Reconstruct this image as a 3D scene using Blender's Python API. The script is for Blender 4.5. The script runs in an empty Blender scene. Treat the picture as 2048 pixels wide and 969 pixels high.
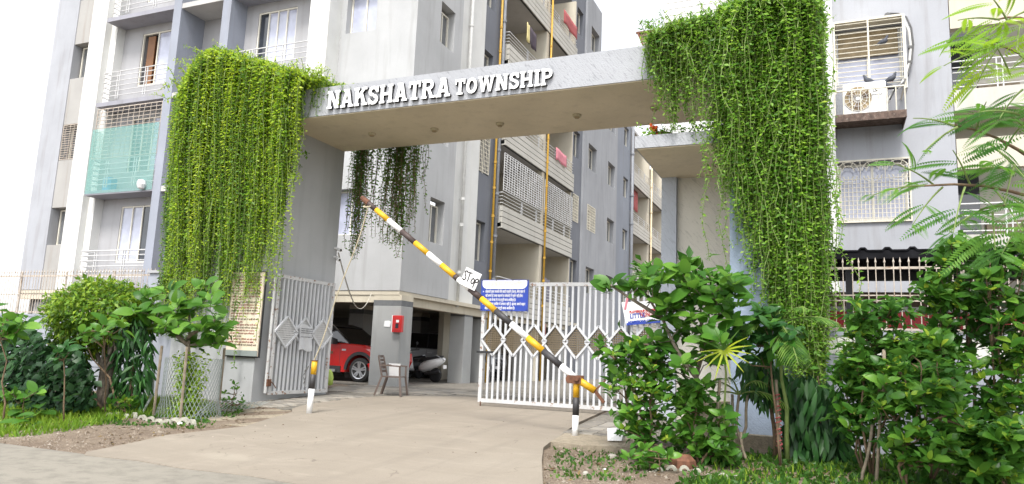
import bpy, math, random
import numpy as np
from mathutils import Vector, Matrix, Quaternion

scene = bpy.context.scene
# ------------------------------------------------------------------ camera
CAM = dict(F=1470.0, yaw=math.radians(23.47), pitch=math.radians(8.9), roll=math.radians(2.35), z=1.55)
scene.unit_settings.system = 'METRIC'
scene.unit_settings.scale_length = 0.85           # one unit of this scene is 0.85 m
def cam_basis():
    y, p, ro = CAM['yaw'], CAM['pitch'], CAM['roll']
    f = Vector((-math.sin(y)*math.cos(p), math.cos(y)*math.cos(p), math.sin(p)))
    r = f.cross(Vector((0, 0, 1))).normalized(); u = r.cross(f)
    return r*math.cos(ro)+u*math.sin(ro), -r*math.sin(ro)+u*math.cos(ro), f
CR, CU, CF = cam_basis()
cam_d = bpy.data.cameras.new('camera'); cam = bpy.data.objects.new('camera', cam_d)
scene.collection.objects.link(cam); scene.camera = cam
cam_d.sensor_width = 36.0; cam_d.lens = CAM['F']/2048*36.0
cam_d.clip_start = 0.1; cam_d.clip_end = 2000
cam.matrix_world = Matrix(((CR.x, CU.x, -CF.x, 0), (CR.y, CU.y, -CF.y, 0), (CR.z, CU.z, -CF.z, CAM['z']), (0, 0, 0, 1)))
# ------------------------------------------------------------------ sky, sun, exposure
SUN_EL, SUN_AZ = math.radians(58), math.radians(172)   # azimuth measured from +Y (into the gate) clockwise
world = bpy.data.worlds.new('World'); scene.world = world; world.use_nodes = True
wn = world.node_tree; wn.nodes.clear()
sky = wn.nodes.new('ShaderNodeTexSky'); sky.sky_type = 'NISHITA'; sky.sun_disc = False
sky.sun_elevation = SUN_EL; sky.sun_rotation = SUN_AZ
sky.air_density = 1.0; sky.dust_density = 2.0; sky.ozone_density = 1.0
hs = wn.nodes.new('ShaderNodeHueSaturation'); hs.inputs['Saturation'].default_value = 0.16
bg = wn.nodes.new('ShaderNodeBackground'); bg.inputs['Strength'].default_value = 0.15
wo = wn.nodes.new('ShaderNodeOutputWorld')
wn.links.new(sky.outputs['Color'], hs.inputs['Color']); wn.links.new(hs.outputs['Color'], bg.inputs['Color'])
wn.links.new(bg.outputs['Background'], wo.inputs['Surface'])
sun_d = bpy.data.lights.new('sun', 'SUN'); sun = bpy.data.objects.new('sun', sun_d); scene.collection.objects.link(sun)
sun_d.energy = 1.5; sun_d.angle = math.radians(14); sun_d.color = (1.0, 0.96, 0.90)
sdir = Vector((math.sin(SUN_AZ)*math.cos(SUN_EL), math.cos(SUN_AZ)*math.cos(SUN_EL), math.sin(SUN_EL)))
sun.rotation_euler = (-sdir).to_track_quat('-Z', 'Y').to_euler(); sun.location = (0, -20, 40)
vs = scene.view_settings
scene.display_settings.display_device = 'sRGB'
vs.view_transform = 'Standard'; vs.look = 'None'; vs.gamma = 1.0; vs.exposure = 1.42
try: vs.use_curve_mapping = False
except Exception: pass
scene.cycles.max_bounces = 6; scene.cycles.diffuse_bounces = 4; scene.cycles.glossy_bounces = 3
scene.cycles.transmission_bounces = 4; scene.cycles.transparent_max_bounces = 8

random.seed(7); rng = np.random.default_rng(7)
COL = scene.collection
def ray(px, py): return CR*((px-1024)/CAM['F']) - CU*((py-484.5)/CAM['F']) + CF
CO = Vector((0, 0, CAM['z']))
def at_y(px, py, Y): r = ray(px, py); return CO + r*(Y/r.y)
def at_x(px, py, X): r = ray(px, py); return CO + r*(X/r.x)
def H(x, y):
    return float(np.interp(y, [7.5, 12.5, 16, 18.5], [0, .25, .38, .5]))
def at_g(px, py, off=0.0):
    r = ray(px, py); a, b = 3.0, 80.0
    for _ in range(50):
        m = (a+b)/2; p = CO+r*m
        if p.z <= H(p.x, p.y)+off: b = m
        else: a = m
    return CO+r*b

# ------------------------------------------------------------------ objects
def tag(o, label=None, cat=None, group=None, kind=None):
    if label: o['label'] = label
    if cat: o['category'] = cat
    if group: o['group'] = group
    if kind: o['kind'] = kind
    return o
def thing(name, label, cat, loc, group=None):
    o = bpy.data.objects.new(name, None); COL.objects.link(o); o.location = loc
    o.empty_display_size = .2
    return tag(o, label, cat, group)
_wl = {}
def wloc(o):
    p = Vector((0, 0, 0)); q = o
    while q is not None:
        if q.type == 'EMPTY': return Vector(q.location)
        q = q.parent
    return p
def link(name, mesh, mat=None, parent=None, matrix=None):
    o = bpy.data.objects.new(name, mesh); COL.objects.link(o)
    if mat is not None and not mesh.materials: mesh.materials.append(mat)
    if parent is not None:
        o.parent = parent
        o.matrix_parent_inverse = Matrix.Translation(-wloc(parent)) if parent.type == 'EMPTY' else Matrix.Identity(4)
    if matrix is not None: o.matrix_basis = matrix
    return o
class MB:
    def __init__(s): s.v = []; s.f = []
    def add(s, vs_, fs_):
        n = len(s.v); s.v += [tuple(p) for p in vs_]; s.f += [tuple(i+n for i in f) for f in fs_]; return s
    def box(s, x0, x1, y0, y1, z0, z1):
        if x0 > x1: x0, x1 = x1, x0
        if y0 > y1: y0, y1 = y1, y0
        if z0 > z1: z0, z1 = z1, z0
        return s.add([(x0,y0,z0),(x1,y0,z0),(x1,y1,z0),(x0,y1,z0),(x0,y0,z1),(x1,y0,z1),(x1,y1,z1),(x0,y1,z1)],
              [(0,3,2,1),(4,5,6,7),(0,1,5,4),(1,2,6,5),(2,3,7,6),(3,0,4,7)])
    def cbox(s, x0, x1, y0, y1, z0, z1, b=.02):
        # box with chamfered vertical and top edges
        xs = [(x0+b,y0),(x1-b,y0),(x1,y0+b),(x1,y1-b),(x1-b,y1),(x0+b,y1),(x0,y1-b),(x0,y0+b)]
        cx, cy = (x0+x1)/2, (y0+y1)/2
        top = [(x+(b*.7 if x < cx else -b*.7), y+(b*.7 if y < cy else -b*.7)) for x, y in xs]
        v = [(x,y,z0) for x,y in xs]+[(x,y,z1-b) for x,y in xs]+[(x,y,z1) for x,y in top]
        f = [tuple(range(7,-1,-1)), tuple(range(16,24))]
        for k in range(8):
            j = (k+1) % 8; f += [(k,j,j+8,k+8),(k+8,j+8,j+16,k+16)]
        return s.add(v, f)
    def beam(s, a, b, w, h, up=(0,0,1)):
        a, b = Vector(a), Vector(b); d = (b-a).normalized(); u = Vector(up)
        if abs(d.dot(u)) > .98: u = Vector((0,1,0))
        r = d.cross(u).normalized(); u = r.cross(d)
        v = []
        for p in (a, b):
            for sx, sy in ((-1,-1),(1,-1),(1,1),(-1,1)): v.append(p+r*(sx*w/2)+u*(sy*h/2))
        return s.add(v, [(3,2,1,0),(4,5,6,7),(0,1,5,4),(1,2,6,5),(2,3,7,6),(3,0,4,7)])
    def tube(s, pts, r, n=8, cap=True):
        pts = [Vector(p) for p in pts]
        rs = r if isinstance(r, (list, tuple)) else [r]*len(pts)
        ring = []; v = []; f = []
        prev = None
        for i, p in enumerate(pts):
            d = (pts[min(i+1, len(pts)-1)]-pts[max(i-1, 0)])
            d = d.normalized() if d.length > 1e-9 else Vector((0,0,1))
            if prev is None:
                u = Vector((0,0,1)) if abs(d.z) < .9 else Vector((1,0,0))
            else: u = prev
            a = (u-d*u.dot(d)).normalized(); b = d.cross(a); prev = a
            for k in range(n):
                t = 2*math.pi*k/n; v.append(p+(a*math.cos(t)+b*math.sin(t))*rs[i])
        for i in range(len(pts)-1):
            for k in range(n):
                j = (k+1) % n; f.append((i*n+k, i*n+j, (i+1)*n+j, (i+1)*n+k))
        if cap: f.append(tuple(range(n-1,-1,-1))); f.append(tuple(range((len(pts)-1)*n, len(pts)*n)))
        return s.add(v, f)
    def prism(s, poly, axis, c0, c1):
        # poly: 2D outline (u,w); axis 'y': (u,c,w), 'x': (c,u,w), 'z': (u,w,c)
        m = {'y': lambda u, w, c: (u,c,w), 'x': lambda u, w, c: (c,u,w), 'z': lambda u, w, c: (u,w,c)}[axis]
        n = len(poly); v = [m(u,w,c0) for u,w in poly]+[m(u,w,c1) for u,w in poly]
        f = [tuple(range(n-1,-1,-1)), tuple(range(n,2*n))]+[(i,(i+1)%n,(i+1)%n+n,i+n) for i in range(n)]
        return s.add(v, f)
    def lathe(s, prof, cx, cy, n=16, axis='z', base=0):
        v = []; f = []
        for r, z in prof:
            for k in range(n):
                t = 2*math.pi*k/n; a, b = r*math.cos(t), r*math.sin(t)
                v.append((cx+a, cy+b, z) if axis == 'z' else ((cx+a, z, cy+b) if axis == 'y' else (z, cx+a, cy+b)))
        for i in range(len(prof)-1):
            for k in range(n):
                j = (k+1) % n; f.append((i*n+k, i*n+j, (i+1)*n+j, (i+1)*n+k))
        f.append(tuple(range(n-1,-1,-1))); f.append(tuple(range((len(prof)-1)*n, len(prof)*n)))
        return s.add(v, f)
    def mesh(s, name='mesh', smooth=False):
        m = bpy.data.meshes.new(name); m.from_pydata(s.v, [], s.f); m.validate(clean_customdata=False)
        import bmesh
        b = bmesh.new(); b.from_mesh(m); bmesh.ops.recalc_face_normals(b, faces=b.faces[:]); b.to_mesh(m); b.free()
        if smooth:
            m.shade_smooth()
        return m
    def build(s, name, mat=None, parent=None, smooth=False):
        return link(name, s.mesh(name, smooth), mat, parent)

def wall_mesh(axis, c, u0, u1, z0, z1, holes, th, reveal=None):
    """plane wall with openings; axis 'y': faces -Y at Y=c, body towards +Y; 'x': faces +X at X=c, body towards -X"""
    us = sorted({u0, u1, *[h[0] for h in holes], *[h[1] for h in holes]}); us = [u for u in us if u0 <= u <= u1]
    zs = sorted({z0, z1, *[h[2] for h in holes], *[h[3] for h in holes]}); zs = [z for z in zs if z0 <= z <= z1]
    P = (lambda u, d, z: (u, c+d, z)) if axis == 'y' else (lambda u, d, z: (c-d, u, z))
    m = MB(); nu, nz = len(us)-1, len(zs)-1
    solid = [[not any(h[0]-1e-6 <= (us[i]+us[i+1])/2 <= h[1]+1e-6 and h[2]-1e-6 <= (zs[j]+zs[j+1])/2 <= h[3]+1e-6 for h in holes) for j in range(nz)] for i in range(nu)]
    S = lambda i, j: 0 <= i < nu and 0 <= j < nz and solid[i][j]
    for i in range(nu):
        for j in range(nz):
            if not solid[i][j]: continue
            a, b, e, g = us[i], us[i+1], zs[j], zs[j+1]
            m.add([P(a,0,e),P(b,0,e),P(b,0,g),P(a,0,g)], [(0,1,2,3)]); m.add([P(a,th,e),P(b,th,e),P(b,th,g),P(a,th,g)], [(3,2,1,0)])
            if not S(i-1,j): m.add([P(a,0,e),P(a,th,e),P(a,th,g),P(a,0,g)], [(3,2,1,0)])
            if not S(i+1,j): m.add([P(b,0,e),P(b,th,e),P(b,th,g),P(b,0,g)], [(0,1,2,3)])
            if not S(i,j-1): m.add([P(a,0,e),P(b,0,e),P(b,th,e),P(a,th,e)], [(3,2,1,0)])
            if not S(i,j+1): m.add([P(a,0,g),P(b,0,g),P(b,th,g),P(a,th,g)], [(0,1,2,3)])
    return m

# ------------------------------------------------------------------ materials
def new_mat(name):
    m = bpy.data.materials.new(name); m.use_nodes = True; nt = m.node_tree; nt.nodes.clear()
    out = nt.nodes.new('ShaderNodeOutputMaterial'); b = nt.nodes.new('ShaderNodeBsdfPrincipled')
    nt.links.new(b.outputs[0], out.inputs['Surface'])
    return m, nt, b, out
def N(nt, t, **kw):
    n = nt.nodes.new(t)
    for k, v in kw.items():
        if k in n.inputs: n.inputs[k].default_value = v
        else: setattr(n, k, v)
    return n
def c4(c): return (c[0], c[1], c[2], 1.0)
def coords(nt, scale=(1,1,1)):
    g = nt.nodes.new('ShaderNodeNewGeometry'); mp = N(nt, 'ShaderNodeMapping'); mp.inputs['Scale'].default_value = scale
    nt.links.new(g.outputs['Position'], mp.inputs['Vector']); return mp.outputs['Vector']
def noise(nt, vec, scale, detail=4, rough=.55):
    n = N(nt, 'ShaderNodeTexNoise'); n.inputs['Scale'].default_value = scale; n.inputs['Detail'].default_value = detail; n.inputs['Roughness'].default_value = rough
    nt.links.new(vec, n.inputs['Vector']); return n.outputs['Fac']
def ramp(nt, fac, stops):
    r = nt.nodes.new('ShaderNodeValToRGB'); e = r.color_ramp.elements
    while len(e) > len(stops): e.remove(e[-1])
    while len(e) < len(stops): e.new(.5)
    for k, (p, c) in enumerate(stops):
        e[k].position = p; e[k].color = c4(c) if len(c) == 3 else c
    nt.links.new(fac, r.inputs['Fac']); return r.outputs['Color']
def mixc(nt, fac, a, b, mode='MIX'):
    n = nt.nodes.new('ShaderNodeMix'); n.data_type = 'RGBA'; n.blend_type = mode
    for sock, val in ((n.inputs[0], fac), (n.inputs[6], a), (n.inputs[7], b)):
        if isinstance(val, (int, float)): sock.default_value = val
        elif isinstance(val, tuple): sock.default_value = c4(val)
        else: nt.links.new(val, sock)
    return n.outputs[2]
def bump(nt, b, h, strength=.2, dist=.02):
    n = N(nt, 'ShaderNodeBump'); n.inputs['Strength'].default_value = strength; n.inputs['Distance'].default_value = dist
    nt.links.new(h, n.inputs['Height']); nt.links.new(n.outputs['Normal'], b.inputs['Normal'])
def plaster(name, col, stain=.25, stain_col=(.16,.14,.12), bump_s=.15, fine=30, rough=.85, var=.12, streak_scale=1.0):
    m, nt, b, out = new_mat(name)
    v = coords(nt); vz = coords(nt, (3.2*streak_scale, 3.2*streak_scale, .28*streak_scale))
    big = noise(nt, v, .7, 5); st = noise(nt, vz, 1.0, 6, .62); fn = noise(nt, v, fine, 3, .7)
    c = mixc(nt, ramp(nt, big, [(.3,(0,0,0)),(.75,(1,1,1))]), tuple(x*(1-var) for x in col), tuple(min(1,x*(1+var*.6)) for x in col))
    sm = ramp(nt, st, [(.52,(0,0,0)),(.78,(stain,stain,stain))])
    c = mixc(nt, sm, c, stain_col)
    c = mixc(nt, ramp(nt, fn, [(.35,(.12,.12,.12)),(.6,(0,0,0))]), c, tuple(x*.6 for x in col))
    nt.links.new(c, b.inputs['Base Color']); b.inputs['Roughness'].default_value = rough
    bump(nt, b, fn, bump_s, .01)
    return m
def roughcast(name, col, dirt=.3):
    """sprayed stucco with slanting trowel flecks"""
    m, nt, b, out = new_mat(name)
    g = nt.nodes.new('ShaderNodeNewGeometry'); mp = N(nt, 'ShaderNodeMapping'); mp0 = N(nt, 'ShaderNodeMapping'); mp0.inputs['Rotation'].default_value = (0, math.radians(-52), 0); mp.inputs['Scale'].default_value = (3, 10, 18)
    nt.links.new(g.outputs['Position'], mp0.inputs['Vector']); nt.links.new(mp0.outputs['Vector'], mp.inputs['Vector'])
    fl = noise(nt, mp.outputs['Vector'], 1.6, 4, .65); v = coords(nt); big = noise(nt, v, .9, 5); fn = noise(nt, v, 45, 2)
    c = mixc(nt, ramp(nt, big, [(.3,(0,0,0)),(.7,(1,1,1))]), tuple(x*.88 for x in col), col)
    c = mixc(nt, ramp(nt, fl, [(.28,(dirt,dirt,dirt)),(.46,(0,0,0))]), c, tuple(x*.35 for x in col))
    nt.links.new(c, b.inputs['Base Color']); b.inputs['Roughness'].default_value = .9
    ad = N(nt, 'ShaderNodeMath', operation='ADD'); nt.links.new(fl, ad.inputs[0]); nt.links.new(fn, ad.inputs[1])
    bump(nt, b, ad.outputs[0], .5, .015)
    return m
def plain(name, col, rough=.5, metal=0, var=.1, scale=6, wear=None, spec=.5, coat=0):
    m, nt, b, out = new_mat(name); v = coords(nt); n = noise(nt, v, scale, 4)
    c = mixc(nt, ramp(nt, n, [(.3,(0,0,0)),(.7,(1,1,1))]), tuple(x*(1-var) for x in col), tuple(min(1,x*(1+var)) for x in col))
    if wear:
        wc, amt = wear; n2 = noise(nt, v, scale*3.1, 5, .7)
        c = mixc(nt, ramp(nt, n2, [(amt,(0,0,0)),(amt+.05,(1,1,1))]), c, wc)
    nt.links.new(c, b.inputs['Base Color']); b.inputs['Roughness'].default_value = rough; b.inputs['Metallic'].default_value = metal
    b.inputs['Specular IOR Level'].default_value = spec
    if coat: b.inputs['Coat Weight'].default_value = coat; b.inputs['Coat Roughness'].default_value = .05
    return m
def leafmat(name, dark, mid, light, per='island', rough=.42, trans=.35, tcol=None, patch=1.3, aniso=(1,1,1)):
    m, nt, b, out = new_mat(name)
    if per == 'island':
        g = nt.nodes.new('ShaderNodeNewGeometry'); r = g.outputs['Random Per Island']
    else:
        oi = nt.nodes.new('ShaderNodeObjectInfo'); r = oi.outputs['Random']
    v = coords(nt, aniso); n = noise(nt, v, patch, 3)
    ad = N(nt, 'ShaderNodeMath', operation='MULTIPLY_ADD'); ad.inputs[1].default_value = .62
    nt.links.new(r, ad.inputs[0])
    sc = N(nt, 'ShaderNodeMath', operation='MULTIPLY_ADD'); sc.inputs[1].default_value = 1.1; sc.inputs[2].default_value = -.36
    nt.links.new(n, sc.inputs[0]); nt.links.new(sc.outputs[0], ad.inputs[2])
    c = ramp(nt, ad.outputs[0], [(.12, dark), (.5, mid), (.88, light), (.985, (light[0]*1.25, light[1]*.95, light[2]*.8))])
    nt.links.new(c, b.inputs['Base Color']); b.inputs['Roughness'].default_value = rough; b.inputs['Specular IOR Level'].default_value = .22
    tr = nt.nodes.new('ShaderNodeBsdfTranslucent'); tc = mixc(nt, .65, c, tcol or tuple(min(1,x*1.7) for x in light)); nt.links.new(tc, tr.inputs['Color'])
    mx = nt.nodes.new('ShaderNodeMixShader'); mx.inputs[0].default_value = trans
    nt.links.new(b.outputs[0], mx.inputs[1]); nt.links.new(tr.outputs[0], mx.inputs[2]); nt.links.new(mx.outputs[0], out.inputs['Surface'])
    return m
M = {}
M['lilac'] = plaster('lilac_white_paint', (.365,.375,.405), .5)
M['cream_grey'] = plaster('cream_grey_paint', (.37,.36,.345), .5, (.2,.15,.11))
M['white'] = plaster('white_paint', (.66,.66,.64), .2, (.45,.44,.30))
M['balcony_grey'] = plaster('pale_grey_paint', (.38,.38,.395), .3)
M['pillar_lilac'] = plaster('blue_grey_paint', (.29,.31,.365), .22)
M['slab_grey'] = plaster('slab_edge_grey', (.30,.30,.34), .4)
M['soffit_grey'] = plaster('soffit_grey', (.48,.47,.46), .2)
M['bay_grey'] = plaster('bay_light_grey', (.42,.425,.43), .6, (.24,.23,.22))
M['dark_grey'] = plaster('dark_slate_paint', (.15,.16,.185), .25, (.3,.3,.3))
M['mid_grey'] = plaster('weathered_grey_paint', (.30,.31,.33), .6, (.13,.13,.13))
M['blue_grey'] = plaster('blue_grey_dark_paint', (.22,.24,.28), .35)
M['cream'] = plaster('cream_paint', (.55,.51,.42), .3, (.4,.33,.2))
M['ivory'] = plaster('ivory_band_paint', (.50,.485,.44), .4, (.3,.27,.2))
M['pier'] = plaster('gate_pier_grey', (.42,.43,.44), .25, (.2,.2,.2), .3, 60)
M['wall_grey'] = plaster('boundary_grey_paint', (.33,.35,.40), .45, (.2,.18,.15), .2)
M['wall_white'] = plaster('boundary_white_band', (.66,.66,.62), .35, (.3,.26,.2))
M['beam'] = roughcast('gate_beam_stucco', (.37,.38,.405), .7)
M['rough_cream'] = roughcast('cream_stucco', (.60,.57,.50), .55)
M['rough_blue'] = roughcast('pale_blue_stucco', (.42,.45,.50), .4)
M['soffit'] = plaster('gate_soffit_plaster', (.66,.57,.42), .3, (.3,.24,.17), .35, 25)
M['pier_blue'] = roughcast('blue_pier_stucco', (.28,.34,.44), .25)
M['col_grey'] = plaster('parking_column_grey', (.34,.345,.34), .4, (.2,.19,.17))
M['col_band'] = plain('column_dark_band', (.13,.135,.14), .8)
M['col_head'] = plaster('column_cream_head', (.55,.50,.40), .4, (.3,.25,.18))
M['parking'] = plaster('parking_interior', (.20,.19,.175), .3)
M['frame'] = plain('cream_aluminium', (.72,.69,.60), .45, 0, .05)
M['glass'] = plain('dark_window_glass', (.035,.04,.05), .04, 0, .2, 2, None, .8)
M['glass_curtain_sky'] = plain('curtain_and_sky_glass', (.42,.44,.55), .12, 0, .12, 3, None, .7, .6)  # pale pane colour holds both the curtain and a painted sky reflection
M['glass_grey'] = plain('grey_tinted_glass', (.14,.145,.15), .08, 0, .2, 2, None, .7)
M['door_wood'] = plain('brown_door_wood', (.20,.09,.035), .5)
M['rail_white'] = plain('white_rail_paint', (.56,.56,.56), .5, 0, .08, 5, ((.25,.16,.1), .73))
M['rail_cream'] = plain('cream_grille_paint', (.62,.58,.48), .5, 0, .1, 5, ((.3,.16,.08), .66))
M['rail_rust'] = plain('rust_stained_grille', (.46,.40,.34), .7, 0, .2, 4, ((.26,.16,.1), .6))
M['dark_metal'] = plain('dark_metal', (.03,.03,.032), .5, .3)
M['rust'] = plain('rusty_steel', (.13,.055,.03), .85, 0, .4, 14)
M['pipe_white'] = plain('white_drain_pipe', (.62,.62,.60), .5)
M['pipe_grey'] = plain('grey_drain_pipe', (.20,.21,.23), .5)
M['pipe_yellow'] = plain('yellow_gas_pipe', (.50,.29,.03), .5)
M['pipe_cream'] = plain('cream_pipe', (.6,.5,.33), .5)
M['gate_white'] = plain('white_gate_paint', (.52,.53,.55), .45, 0, .06, 3, ((.3,.2,.13), .74))
M['gate_rust_white'] = plain('scuffed_gate_paint', (.50,.50,.50), .5, 0, .08, 3, ((.22,.12,.07), .57))
M['mesh_white'] = plain('white_mesh', (.55,.55,.55), .5)
M['mesh_brown'] = plain('brown_mesh', (.13,.10,.06), .7)
M['yellow'] = plain('barrier_yellow', (.62,.34,.008), .5, 0, .1, 8, ((.12,.06,.03), .62))
M['black_paint'] = plain('barrier_black', (.035,.033,.035), .55, 0, .2, 8, ((.12,.08,.06), .68))
M['brown_black'] = plain('barrier_faded_black', (.055,.036,.032), .6, 0, .2, 8)
M['white_paint2'] = plain('barrier_white', (.75,.75,.75), .5, 0, .06, 8, ((.2,.11,.06), .63))
M['white_card'] = plain('white_card', (.80,.80,.80), .5, 0, .03)
M['print_red'] = plain('faded_red_print', (.34,.10,.08), .6)
M['ink'] = plain('black_ink', (.015,.012,.012), .6)
M['letter_white'] = plain('letter_white_face', (.88,.88,.88), .35, 0, .01)
M['letter_black'] = plain('letter_black_return', (.012,.012,.014), .4)
M['sign_blue'] = plain('sign_blue', (.015,.05,.36), .4, 0, .08)
M['sign_pale'] = plain('sign_faded_letters', (.60,.60,.50), .5)
M['concrete_kerb'] = plain('whitewashed_kerb', (.36,.35,.29), .9, 0, .25, 9)
M['stone'] = plain('grey_stone', (.35,.33,.29), .9, 0, .3, 9)
M['bark'] = plain('grey_bark', (.17,.14,.11), .9, 0, .35, 18)
M['bark_brown'] = plain('brown_twig', (.15,.10,.06), .9, 0, .3, 18)
M['green_stem'] = plain('green_stem', (.16,.22,.06), .7, 0, .25, 12)
M['stake'] = plain('bamboo_stake', (.22,.18,.13), .85, 0, .3, 10)
M['net'] = plain('grey_green_net', (.24,.27,.26), .6, 0, .1)
M['rope'] = plain('pale_rope', (.42,.37,.26), .9, 0, .2, 30)
M['cable_white'] = plain('pale_cable', (.5,.47,.4), .6)
M['cable_dark'] = plain('dark_cable', (.10,.10,.10), .6)
M['ac_white'] = plain('ac_white_enamel', (.74,.74,.74), .4)
M['fan'] = plain('ac_fan_brown', (.30,.23,.13), .6, 0, .2)
M['tray'] = plain('rust_streaked_tray', (.11,.075,.06), .9, 0, .5, 9, ((.28,.24,.2), .6))
M['pigeon'] = plain('pigeon_grey', (.05,.055,.07), .7, 0, .3, 20)
M['car_red'] = plain('red_car_paint', (.50,.012,.010), .25, 0, .03, 2, None, .5, 1.0)
M['tyre'] = plain('tyre_rubber', (.02,.02,.021), .85)
M['alloy'] = plain('alloy_wheel', (.55,.56,.58), .3, .9, .05)
M['plastic_black'] = plain('black_plastic', (.025,.025,.027), .55)
M['car_glass'] = plain('car_glass', (.01,.011,.013), .03, 0, .1, 2, None, 1.0)
M['chair_brown'] = plain('brown_plastic', (.105,.075,.062), .42, 0, .08)
M['fire_red'] = plain('fire_box_red', (.50,.02,.02), .4, 0, .08)
M['red_panel'] = plain('red_painted_panel', (.38,.012,.018), .5, 0, .2, 3)
M['roof_black'] = plain('black_roof_sheet', (.014,.014,.016), .95, 0, .3, 4, None, .05)
M['brown_wall'] = plaster('brown_plaster', (.17,.12,.08), .3)
M['cloth_red'] = plain('red_cloth', (.36,.09,.09), .9)
M['cloth_pink'] = plain('pink_cloth', (.55,.20,.24), .9)
M['cloth_dark'] = plain('dark_cloth', (.06,.045,.06), .9)
M['cloth_yellow'] = plain('pale_yellow_cloth', (.6,.52,.25), .9)
M['cloth_blue'] = plain('blue_cloth', (.08,.12,.25), .9)
M['cloth_grey'] = plain('grey_cloth', (.25,.24,.28), .9)
M['plastic_blue'] = plain('blue_plastic', (.05,.25,.5), .4)
M['red_thread'] = plain('red_string', (.30,.07,.07), .9)
M['orange_flower'] = plain('orange_flowers', (.75,.12,.02), .7, 0, .3, 30)
M['silver_car'] = plain('silver_paint', (.35,.36,.38), .3, .4, .03, 2, None, .5, .6)
M['lime_plastic'] = plain('lime_plastic_bag', (.45,.60,.12), .5)
def net_mat():
    m, nt, b, out = new_mat('teal_shade_net')
    b.inputs['Base Color'].default_value = (.22,.48,.44,1); b.inputs['Roughness'].default_value = .7
    tr = nt.nodes.new('ShaderNodeBsdfTransparent'); mx = nt.nodes.new('ShaderNodeMixShader'); mx.inputs[0].default_value = .27
    nt.links.new(tr.outputs[0], mx.inputs[1]); nt.links.new(b.outputs[0], mx.inputs[2]); nt.links.new(mx.outputs[0], out.inputs['Surface'])
    return m
M['shade_net'] = net_mat()
def ground_mat(name, cols, sc=1.0, speck=.4, bump_s=.6, grit=60):
    m, nt, b, out = new_mat(name); v = coords(nt)
    n1 = noise(nt, v, .55*sc, 6, .6); n2 = noise(nt, v, 7*sc, 5, .7); n3 = noise(nt, v, grit, 3, .8)
    c = ramp(nt, n1, [(.32, cols[0]), (.5, cols[1]), (.68, cols[2])])
    c = mixc(nt, ramp(nt, n2, [(.35,(.55,.55,.55)),(.55,(0,0,0))]), c, tuple(x*.62 for x in cols[0]))
    vo = N(nt, 'ShaderNodeTexVoronoi'); vo.inputs['Scale'].default_value = grit*.45; nt.links.new(v, vo.inputs['Vector'])
    c = mixc(nt, ramp(nt, vo.outputs['Distance'], [(.12,(speck,speck,speck)),(.3,(0,0,0))]), c, tuple(min(1,x*1.5) for x in cols[2]))
    nt.links.new(c, b.inputs['Base Color']); b.inputs['Roughness'].default_value = .95
    ad = N(nt, 'ShaderNodeMath', operation='ADD'); nt.links.new(n2, ad.inputs[0]); nt.links.new(n3, ad.inputs[1])
    bump(nt, b, ad.outputs[0], bump_s, .03)
    return m
M['dirt'] = ground_mat('reddish_dirt', [(.145,.105,.075),(.19,.145,.105),(.25,.205,.155)], 1.3, .5, .8, 40)
M['road'] = ground_mat('dusty_asphalt', [(.195,.178,.148),(.215,.198,.166),(.235,.216,.18)], .5, .15, .25, 90)
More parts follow.
